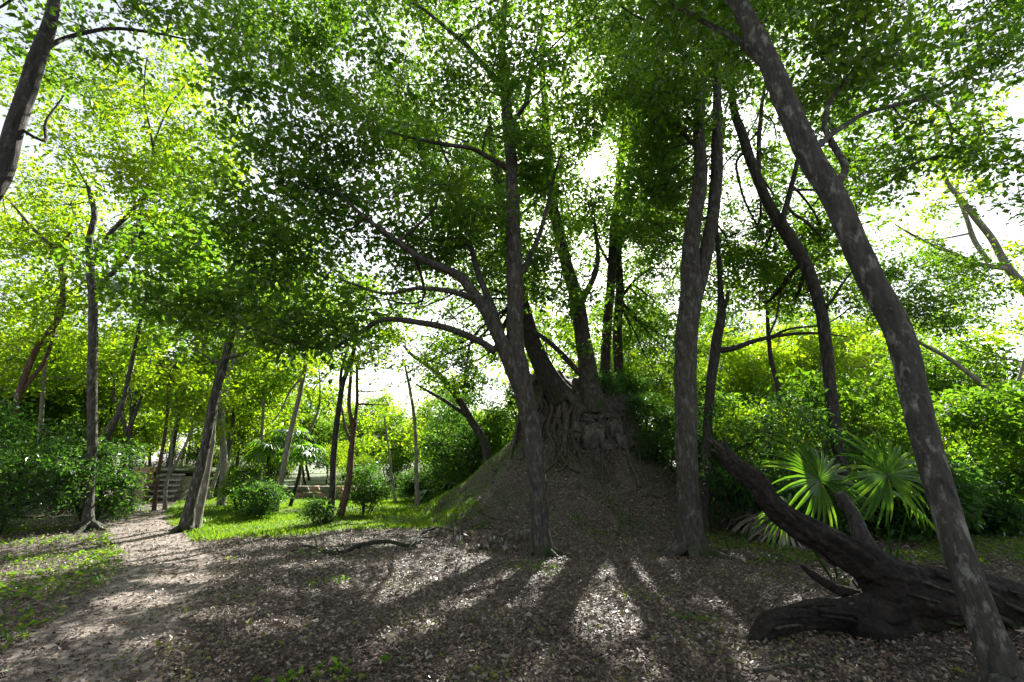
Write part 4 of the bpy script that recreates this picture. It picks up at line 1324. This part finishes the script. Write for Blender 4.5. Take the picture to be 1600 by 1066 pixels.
shrub('slope_bush', 'bush growing behind the root covered rim under the leaning trunk', np.array([.6, 16.0, float(H(.6, 16.0))]), 1.8, 1.7, 18, .11, 'leaf_d', None, 14, 1.0)

# thicket prototypes, copied as individuals
protos = []
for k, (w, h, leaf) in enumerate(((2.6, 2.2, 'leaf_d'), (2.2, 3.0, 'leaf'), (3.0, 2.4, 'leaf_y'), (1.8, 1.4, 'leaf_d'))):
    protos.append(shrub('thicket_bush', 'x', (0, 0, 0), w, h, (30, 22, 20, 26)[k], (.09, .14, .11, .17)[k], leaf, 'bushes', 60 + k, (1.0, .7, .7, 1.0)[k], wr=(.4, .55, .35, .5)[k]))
TL = [('rounded dark green thicket bush with small leaves on the forest floor', 'dark green thicket bushes'), ('upright mid green thicket bush taller than wide', 'upright thicket bushes'),
      ('broad yellow green thicket bush catching the light', 'yellow green thicket bushes'), ('knee high dark thicket bush close to the ground', 'low dark thicket bushes')]
rgb = random.Random(11)
spots = []
# right of the mound, behind palms and log
for k in range(38):
    Y = rgb.uniform(9.5, 24)
    px = rgb.uniform(1130, 1720)
    spots.append((px, Y))
# behind the mound and far left
for k in range(16):
    spots.append((rgb.uniform(640, 1120), rgb.uniform(19, 30)))
for k in range(30):
    a_, b_ = rgb.uniform(-150, 640), rgb.uniform(17, 34)
    if a_ > 220 and b_ < 24:
        b_ += 9
    spots.append((a_, b_))
first = [True] * 4
for px, Y in spots:
    q = P(px, 720, Y)
    x, y = q[0], q[1]
    if px < 640 and path_dist(x, y)[0][0] < 1.6:
        continue
    if px > 1130 and Y < 9.5 and px < 1290:
        continue
    k = rgb.choices([0, 1, 2, 3], [3, 3, 1.6, 2])[0]
    if first[k]:
        o = protos[k]
        first[k] = False
    else:
        o = copy_tree(protos[k])
    o.location = (x, y, float(H(x, y)))
    s = rgb.uniform(.7, 1.25)
    o.scale = (s, s, s * rgb.uniform(.85, 1.15))
    o.rotation_euler = (0, 0, rgb.uniform(0, 6.28))
    o['label'], o['group'] = TL[k]


# background trees: five kinds, copied as individuals
def forest_tree(seed, h, bark, leaf, nm, spread, cb, L=.2):
    rgp = np.random.default_rng(seed)
    o = empty('forest_tree', (0, 0, 0))
    t = Tubes()
    top = np.array([rgp.normal(0, .8), rgp.normal(0, .8), h * .92])
    p, r = t.add([(0, 0, -.2), top * .3 + rgp.normal(0, .2, 3), top * .65 + rgp.normal(0, .3, 3), top], np.array([.0125, .0095, .007, .003]) * h, seg=9, step=.4, rough=.06, flare=.6)
    sp, sr = [p[len(p) // 3:]], [r[len(p) // 3:]]
    for k in range(6):
        z = rgp.uniform(cb, .8)
        s0 = top * z
        a = rgp.uniform(0, 6.28)
        ln = spread * rgp.uniform(.5, .9)
        e = s0 + np.array([math.cos(a) * ln, math.sin(a) * ln, ln * rgp.uniform(.5, 1.1)])
        a_, b_ = t.add([s0, (s0 + e) / 2 + rgp.normal(0, .2, 3), e], np.array([.005, .0035, .0013]) * h, seg=6, step=.35, rough=.06, wander=.04)
        sp.append(a_)
        sr.append(b_)
    t.build('trunk', M[bark], o)
    tw, cr = Tubes(), Crown()
    ms = []
    for k in range(nm):
        z = cb + (1 - cb) * rgp.random() ** .9
        a = rgp.uniform(0, 6.28)
        rad = spread * math.sqrt(rgp.random()) * (.55 + .6 * math.sin(math.pi * min(1, max(.05, (z - cb) / (1 - cb) * .85 + .1))))
        ms.append((np.array([math.cos(a) * rad, math.sin(a) * rad, z * h]) + top * np.array([z, z, 0]), rgp.uniform(.8, 1.3), rgp.uniform(.5, .9), .9))
    grow_crown(ms, np.concatenate(sp), np.concatenate(sr), tw, cr, L, 13, 4, False)
    tw.build('twigs', M[bark], o)
    cr.build('crown', M[leaf], o, (0, 0, 0), .5)
    return o


FT = [forest_tree(101, 9, 'bark_pale', 'leaf_y', 26, 2.6, .35), forest_tree(102, 12, 'bark', 'leaf', 34, 3.2, .4), forest_tree(103, 7, 'bark_dark', 'leaf_y', 24, 2.2, .3),
      forest_tree(104, 14, 'bark', 'leaf_d', 38, 3.4, .4), forest_tree(105, 5, 'bark_red', 'leaf', 20, 1.8, .25), forest_tree(106, 7.5, 'bark_pale', 'leaf_y', 9, 1.3, .55)]
FL = [('pale trunked forest tree with light yellow green crown in the background', 'pale forest trees'), ('brown trunked forest tree with mid green crown in the background', 'mid green forest trees'),
      ('small dark trunked forest tree with light yellow green crown in the background', 'small light green forest trees'), ('tall forest tree with dark bluish green crown in the background', 'tall dark forest trees'),
      ('young reddish trunked forest tree with mid green crown in the background', 'young forest trees'),
      ('slender pale forest tree with high thin crown', 'slender pale forest trees')]
firstf = [True] * 6


KEY_LIT = [(3.7, 4.9, .4), (-5.4, 11.5, 2.5), (-7.5, 8.5, 1.5), (-4.0, 5.5, 1.0), (.7, 5.2, .7), (8.5, 9.5, 2.6), (11.5, 12, 1.8), (-3, 13, 1.5), (6.0, 8.0, 1.5), (-4, 15, 2.0), (-8, 14, 2.0), (-5.5, 18, 1.5)]
FH = [(9, 2.6), (12, 3.2), (7, 2.2), (14, 3.4), (5, 1.8), (7.5, .8)]


def shades(k, x, y, s):
    h, sp_ = FH[k]
    for z in (.45, .6, .75, .9):
        gx_, gy_ = x - SUN.x / SUN.z * z * h * s, y - SUN.y / SUN.z * z * h * s
        for (a, b, r) in KEY_LIT:
            if math.hypot(gx_ - a, gy_ - b) < r + sp_ * s * .45:
                return True
    return False


def put_tree(k, x, y, s, rz):
    if shades(k, x, y, s):
        if k in (2, 4, 5) or shades(4, x, y, .8):
            return
        else:
            k, s = 4, .8
    if firstf[k]:
        o = FT[k]
        firstf[k] = False
    else:
        o = copy_tree(FT[k])
    o.location = (x, y, float(H0(x, y)) if y < 40 else 0.0)
    o.scale = (s, s, s * rgb.uniform(.9, 1.1))
    o.rotation_euler = (0, 0, rz)
    tag(o, FL[k][0], 'tree', FL[k][1])


def bg_row(px0, px1, Y0, Y1, n, kinds):
    for k in range(n):
        px = px0 + (px1 - px0) * (k + rgb.random()) / n
        Y = rgb.uniform(Y0, Y1)
        q = P(px, 720, Y)
        if path_dist(q[0], q[1])[0][0] < 1.2:
            continue
        kk = rgb.choice(kinds)
        if 430 < px < 720 and kk in (0, 1, 3):
            kk = 4
        if px > 1420 and Y < 45:
            kk = 4
        put_tree(kk, q[0], q[1], rgb.uniform(.8, 1.2), rgb.uniform(0, 6.28))


for x_, y_, k_, s_ in ((-12.6, 20.5, 1, .85), (-15.5, 21.5, 1, .9)):  # extra trees added behind the dark bush to cast shade on it
    KEY_SAVE, KEY_LIT = KEY_LIT, []
    put_tree(k_, x_, y_, s_, 1.0 + x_)
    KEY_LIT = KEY_SAVE
bg_row(-250, 420, 20, 27, 9, [2, 4, 2])
bg_row(-300, 450, 32, 46, 12, [0, 1, 3])
bg_row(-60, 720, 17, 24, 16, [5])
bg_row(0, 430, 25, 36, 9, [5])
bg_row(1130, 1600, 14, 24, 6, [5])
bg_row(430, 720, 26, 38, 4, [4, 4, 2])
bg_row(420, 730, 30, 44, 9, [4])
bg_row(430, 720, 46, 62, 8, [2, 4])
bg_row(720, 1120, 21, 28, 8, [0, 1, 2])
bg_row(930, 1430, 23, 32, 9, [1, 0, 2])
bg_row(1080, 1420, 34, 46, 6, [1, 3])
bg_row(1080, 1750, 13, 20, 8, [2, 4, 2, 0])
bg_row(1080, 1800, 24, 40, 12, [2, 0, 1])
bg_row(-300, 430, 48, 75, 8, [2, 4, 0])
bg_row(720, 1900, 48, 75, 12, [2, 4, 0])

def drop(o):
    for ch in [x for x in bpy.data.objects if x.parent == o]:
        drop(ch)
    bpy.data.objects.remove(o)


for k in range(6):
    if firstf[k]:
        drop(FT[k])
for k in range(4):
    if first[k]:
        drop(protos[k])

LANDMARKS = {'forked_tree': 'the forked tree', 'twin_stemmed_tree': 'the twin stemmed tree', 'leaning_forked_tree': 'the leaning forked tree', 'spotted_bark_tree': 'the spotted leaning trunk',
             'pale_sparse_tree': 'the pale sparse tree', 'snapped_top_tree': 'the snapped top tree', 'reddish_twisted_tree': 'the reddish twisted tree', 'path_side_tree': 'the path bend trunk',
             'red_forked_tree': 'the red forked tree', 'straight_slender_tree': 'the thin straight tree', 'clump_palm': 'the palm clump', 'stepped_stone_platform': 'the stone platform',
             'overgrown_terrace_wall': 'the terrace wall', 'mound_top_tree': 'the mound top tree', 'mossy_far_tree': 'the mossy trunk', 'stooping_tree': 'the stooping trunk', 'fallen_log': 'the fallen log', 'tall_palm': 'the tall palm'}
ORD = ['nearest', 'second nearest', 'third nearest', 'fourth nearest', 'fifth nearest', 'sixth nearest', 'seventh nearest', 'eighth nearest', 'ninth nearest', 'tenth nearest', 'eleventh nearest', 'twelfth nearest']
ORD += ['%s nearest' % w for w in ('thirteenth', 'fourteenth', 'fifteenth', 'sixteenth', 'seventeenth', 'eighteenth', 'nineteenth', 'twentieth', 'last but fourth', 'last but third')]
lm = [(v, bpy.data.objects[k].location.xy.copy()) for k, v in LANDMARKS.items() if k in bpy.data.objects]
kinds = {}
for o in bpy.data.objects:
    if o.parent is None and o.get('group') in [g for _, g in TL + FL]:
        kinds.setdefault(o['group'], []).append(o)
SHORT = {'dark green thicket bushes': 'rounded dark green thicket bush', 'upright thicket bushes': 'upright mid green thicket bush', 'yellow green thicket bushes': 'broad yellow green thicket bush', 'low dark thicket bushes': 'knee high dark thicket bush',
         'pale forest trees': 'pale trunked light green forest tree', 'mid green forest trees': 'brown trunked mid green forest tree', 'small light green forest trees': 'small dark trunked light green tree', 'tall dark forest trees': 'tall dark bluish green forest tree', 'young forest trees': 'young reddish trunked forest tree', 'slender pale forest trees': 'slender pale forest tree'}
for gname, objs in kinds.items():
    used = set()
    for o in objs:
        cand = []
        for v, xy in lm:
            ds = sorted((q.location.xy - xy).length for q in objs)
            k = ds.index((o.location.xy - xy).length)
            cand.append((k, (o.location.xy - xy).length, v))
        cand.sort()
        for k, _, v in cand:
            if k < 20 and (k, v) not in used:
                used.add((k, v))
                o['label'] = '%s %s its kind to %s' % (SHORT[gname], ORD[k] + ' of', v)
                break
        else:
            v = min(cand, key=lambda c: c[1])[2]
            o['label'] = '%s standing far beyond %s' % (SHORT[gname], v)

# ---------------------------------------------------------------- leaning dead pole on the right
pz = nodes([(1620, 668, 12.0, 13), (1560, 620, 12.3, 12), (1490, 565, 12.6, 10), (1425, 528, 12.9, 6)])
lo = empty('leaning_dead_stem', (pz[0][0][0], pz[0][0][1], 0))
tag(lo, 'thin pale dead stem leaning through the sunlit thicket on the right', 'dead stem')
t = Tubes()
b0 = pz[0][0] + (pz[0][0] - pz[0][1]) * 1.6
b0[2] = -.05
t.add(np.vstack([[b0], pz[0]]), np.concatenate([[pz[1][0]], pz[1]]), seg=8, step=.15, rough=.06, wander=.02)
t.build('stem', M['bark_pale'], lo, lo.location)

# ---------------------------------------------------------------- leaf litter, grass, seedlings
def slope_normal(x, y):
    e = .06
    n = np.stack([-(H(x + e, y) - H(x - e, y)) / (2 * e), -(H(x, y + e) - H(x, y - e)) / (2 * e), np.ones_like(x)], -1)
    return unit(n)


def view_points(n, y0, y1, power, margin=1.25):
    """points on the ground, denser towards the photograph's standpoint"""
    u = RNG.random(n)
    y = y0 * (y1 / y0) ** (u ** power)
    x = RNG.uniform(-1, 1, n) * (y * 1.15 * margin + .6)
    return x, y


def scatter_leaves(name, x, y, L, mat, tilt=.35, lift=.012, wr=.5, fold=.5, up=.05, rnd=None):
    n = len(x)
    nm = unit(slope_normal(x, y) + RNG.normal(0, tilt, (n, 3)))
    a = RNG.uniform(0, 6.28, n)
    d = np.stack([np.cos(a), np.sin(a), RNG.normal(up, .12, n)], -1)
    d = unit(d - nm * np.sum(d * nm, 1)[:, None])
    p = np.stack([x, y, H(x, y) + lift + RNG.random(n) * .03], -1)
    V, F = leaf_geo(p, d, nm, L, L * wr, fold)
    o = link(name, fast_mesh(name, V, F, False, M[mat], np.repeat(RNG.random(n) if rnd is None else rnd, 2)))
    o['kind'] = 'stuff'
    return o


x, y = view_points(310000, 2.6, 17, .85)
pd, side = path_dist(x, y)
keep = (~(turf_w(x, y) & turf_w(x + .1, y - .35)) | (RNG.random(len(x)) < .06)) & ((pd > .6) | (RNG.random(len(x)) < .35))
r = np.hypot(x - MX, y - MY)
keep &= (r > 2.0)
keep &= ~((side < 0) & (pd > .7) & (RNG.random(len(x)) < .35))
x, y = x[keep], y[keep]
lit = scatter_leaves('leaf_litter', x, y, (.018 + .05 * RNG.random(len(x)) ** 1.8) * np.clip(.75 + y * .035, .8, 1.3), 'litter', rnd=np.clip(RNG.random(len(x)) + .22 * wob(x, y, 1.9, 3), 0, 1))
tag(lit, 'dense brown and grey fallen leaves covering the forest floor', 'leaf litter')

# the largest fallen leaves in front, one by one
FLM = []
for k in range(6):
    V, F = leaf_geo(np.zeros((1, 3)), np.array([[1.0, 0, 0]]), np.array([[0, 0, 1.0]]), .1, .05, .5)
    FLM.append(fast_mesh('fallen_leaf', V, F, False, M['litter'], np.full(2, [.2, .45, .6, .75, .85, .99][k])))
for k in range(220):
    y = 2.9 + 2.6 * RNG.random()
    x = RNG.uniform(-1, 1) * (y * 1.15)
    if path_dist(x, y)[0][0] < .5:
        continue
    o = link('fallen_leaf', FLM[int(RNG.integers(0, 6))], ground, (x, y, float(H0(x, y)) + .045))
    o.rotation_euler = (RNG.normal(0, .3), RNG.normal(0, .3), RNG.uniform(0, 6.28))
    s = RNG.uniform(.8, 1.4)
    o.scale = (s, s, s)

# grass blades on the turf and slope
x = RNG.uniform(-16, 3, 240000)
y = 8.5 + 17.5 * RNG.random(240000) ** 1.25
keep = turf_w(x, y) & (RNG.random(len(x)) < np.clip(1.5 - (y - 9) * .06, .3, 1)) & (turf_w(x + .1, y - .35) | (RNG.random(len(x)) < .55))
x, y = x[keep], y[keep]
n = len(x)
nm = unit(RNG.normal(0, 1, (n, 3)) * np.array([1, 1, .15]))
d = unit(np.array([0, 0, 1.0]) + RNG.normal(0, .45, (n, 3)) * np.array([1, 1, .1]))
lens = RNG.uniform(.03, .095, n) * (1 + .5 * wob(x, y, .9, 2))
V, F = leaf_geo(np.stack([x, y, H(x, y) - .005], -1), d, nm, lens, lens * .17 + .006, .1)
gr = link('grass', fast_mesh('grass', V, F, False, M['grass'], np.repeat(RNG.random(n), 2)))
gr['kind'] = 'stuff'
tag(gr, 'short bright sunlit grass between the path and the mound', 'grass')

# small green weeds on the verge left of the path, the grass edge and among the litter
xs, ys = [], []
x = RNG.uniform(-14, -3, 60000)
y = RNG.uniform(4, 12, 60000)
pd, side = path_dist(x, y)
k = (side < 0) & (pd > .6) & (RNG.random(len(x)) < np.clip(.25 + .5 * wob(x, y, 1.5), 0, .8))
xs.append(x[k])
ys.append(y[k])
x, y = view_points(30000, 2.8, 14, .9)
k = (wob(x, y, 1.3, 7) + .6 * wob(x, y, 3.1, 3) > .75) & (path_dist(x, y)[0] > .7)
xs.append(x[k])
ys.append(y[k])
x = MX + RNG.normal(0, 2.6, 16000)
y = MY - np.abs(RNG.normal(0, 2.2, 16000)) - .8
k = (wob(x, y, 1.6, 4) + .5 * wob(x, y, 4.0, 2) > .55) & (np.hypot(x - MX, y - MY) > 1.9) & (np.hypot(x - MX, y - MY) < 5.5)
xs.append(x[k])
ys.append(y[k])
x = RNG.uniform(3.5, 14, 26000)
y = RNG.uniform(7.5, 16, 26000)
k = (np.hypot(x - MX, y - MY) > 4) & (wob(x, y, 1.1, 1) > -.2)
xs.append(x[k])
ys.append(y[k])
x, y = np.concatenate(xs), np.concatenate(ys)
wd = scatter_leaves('ground_cover', x, y, RNG.uniform(.03, .08, len(x)), 'grass', .5, .03, .6, .3, .3)
tag(wd, 'low green seedlings and weeds scattered over the leaf litter', 'ground cover')
print('TRIS', sum(len(m.polygons) * (1 if len(m.polygons) and m.polygons[0].loop_total == 3 else 2) for m in bpy.data.meshes))
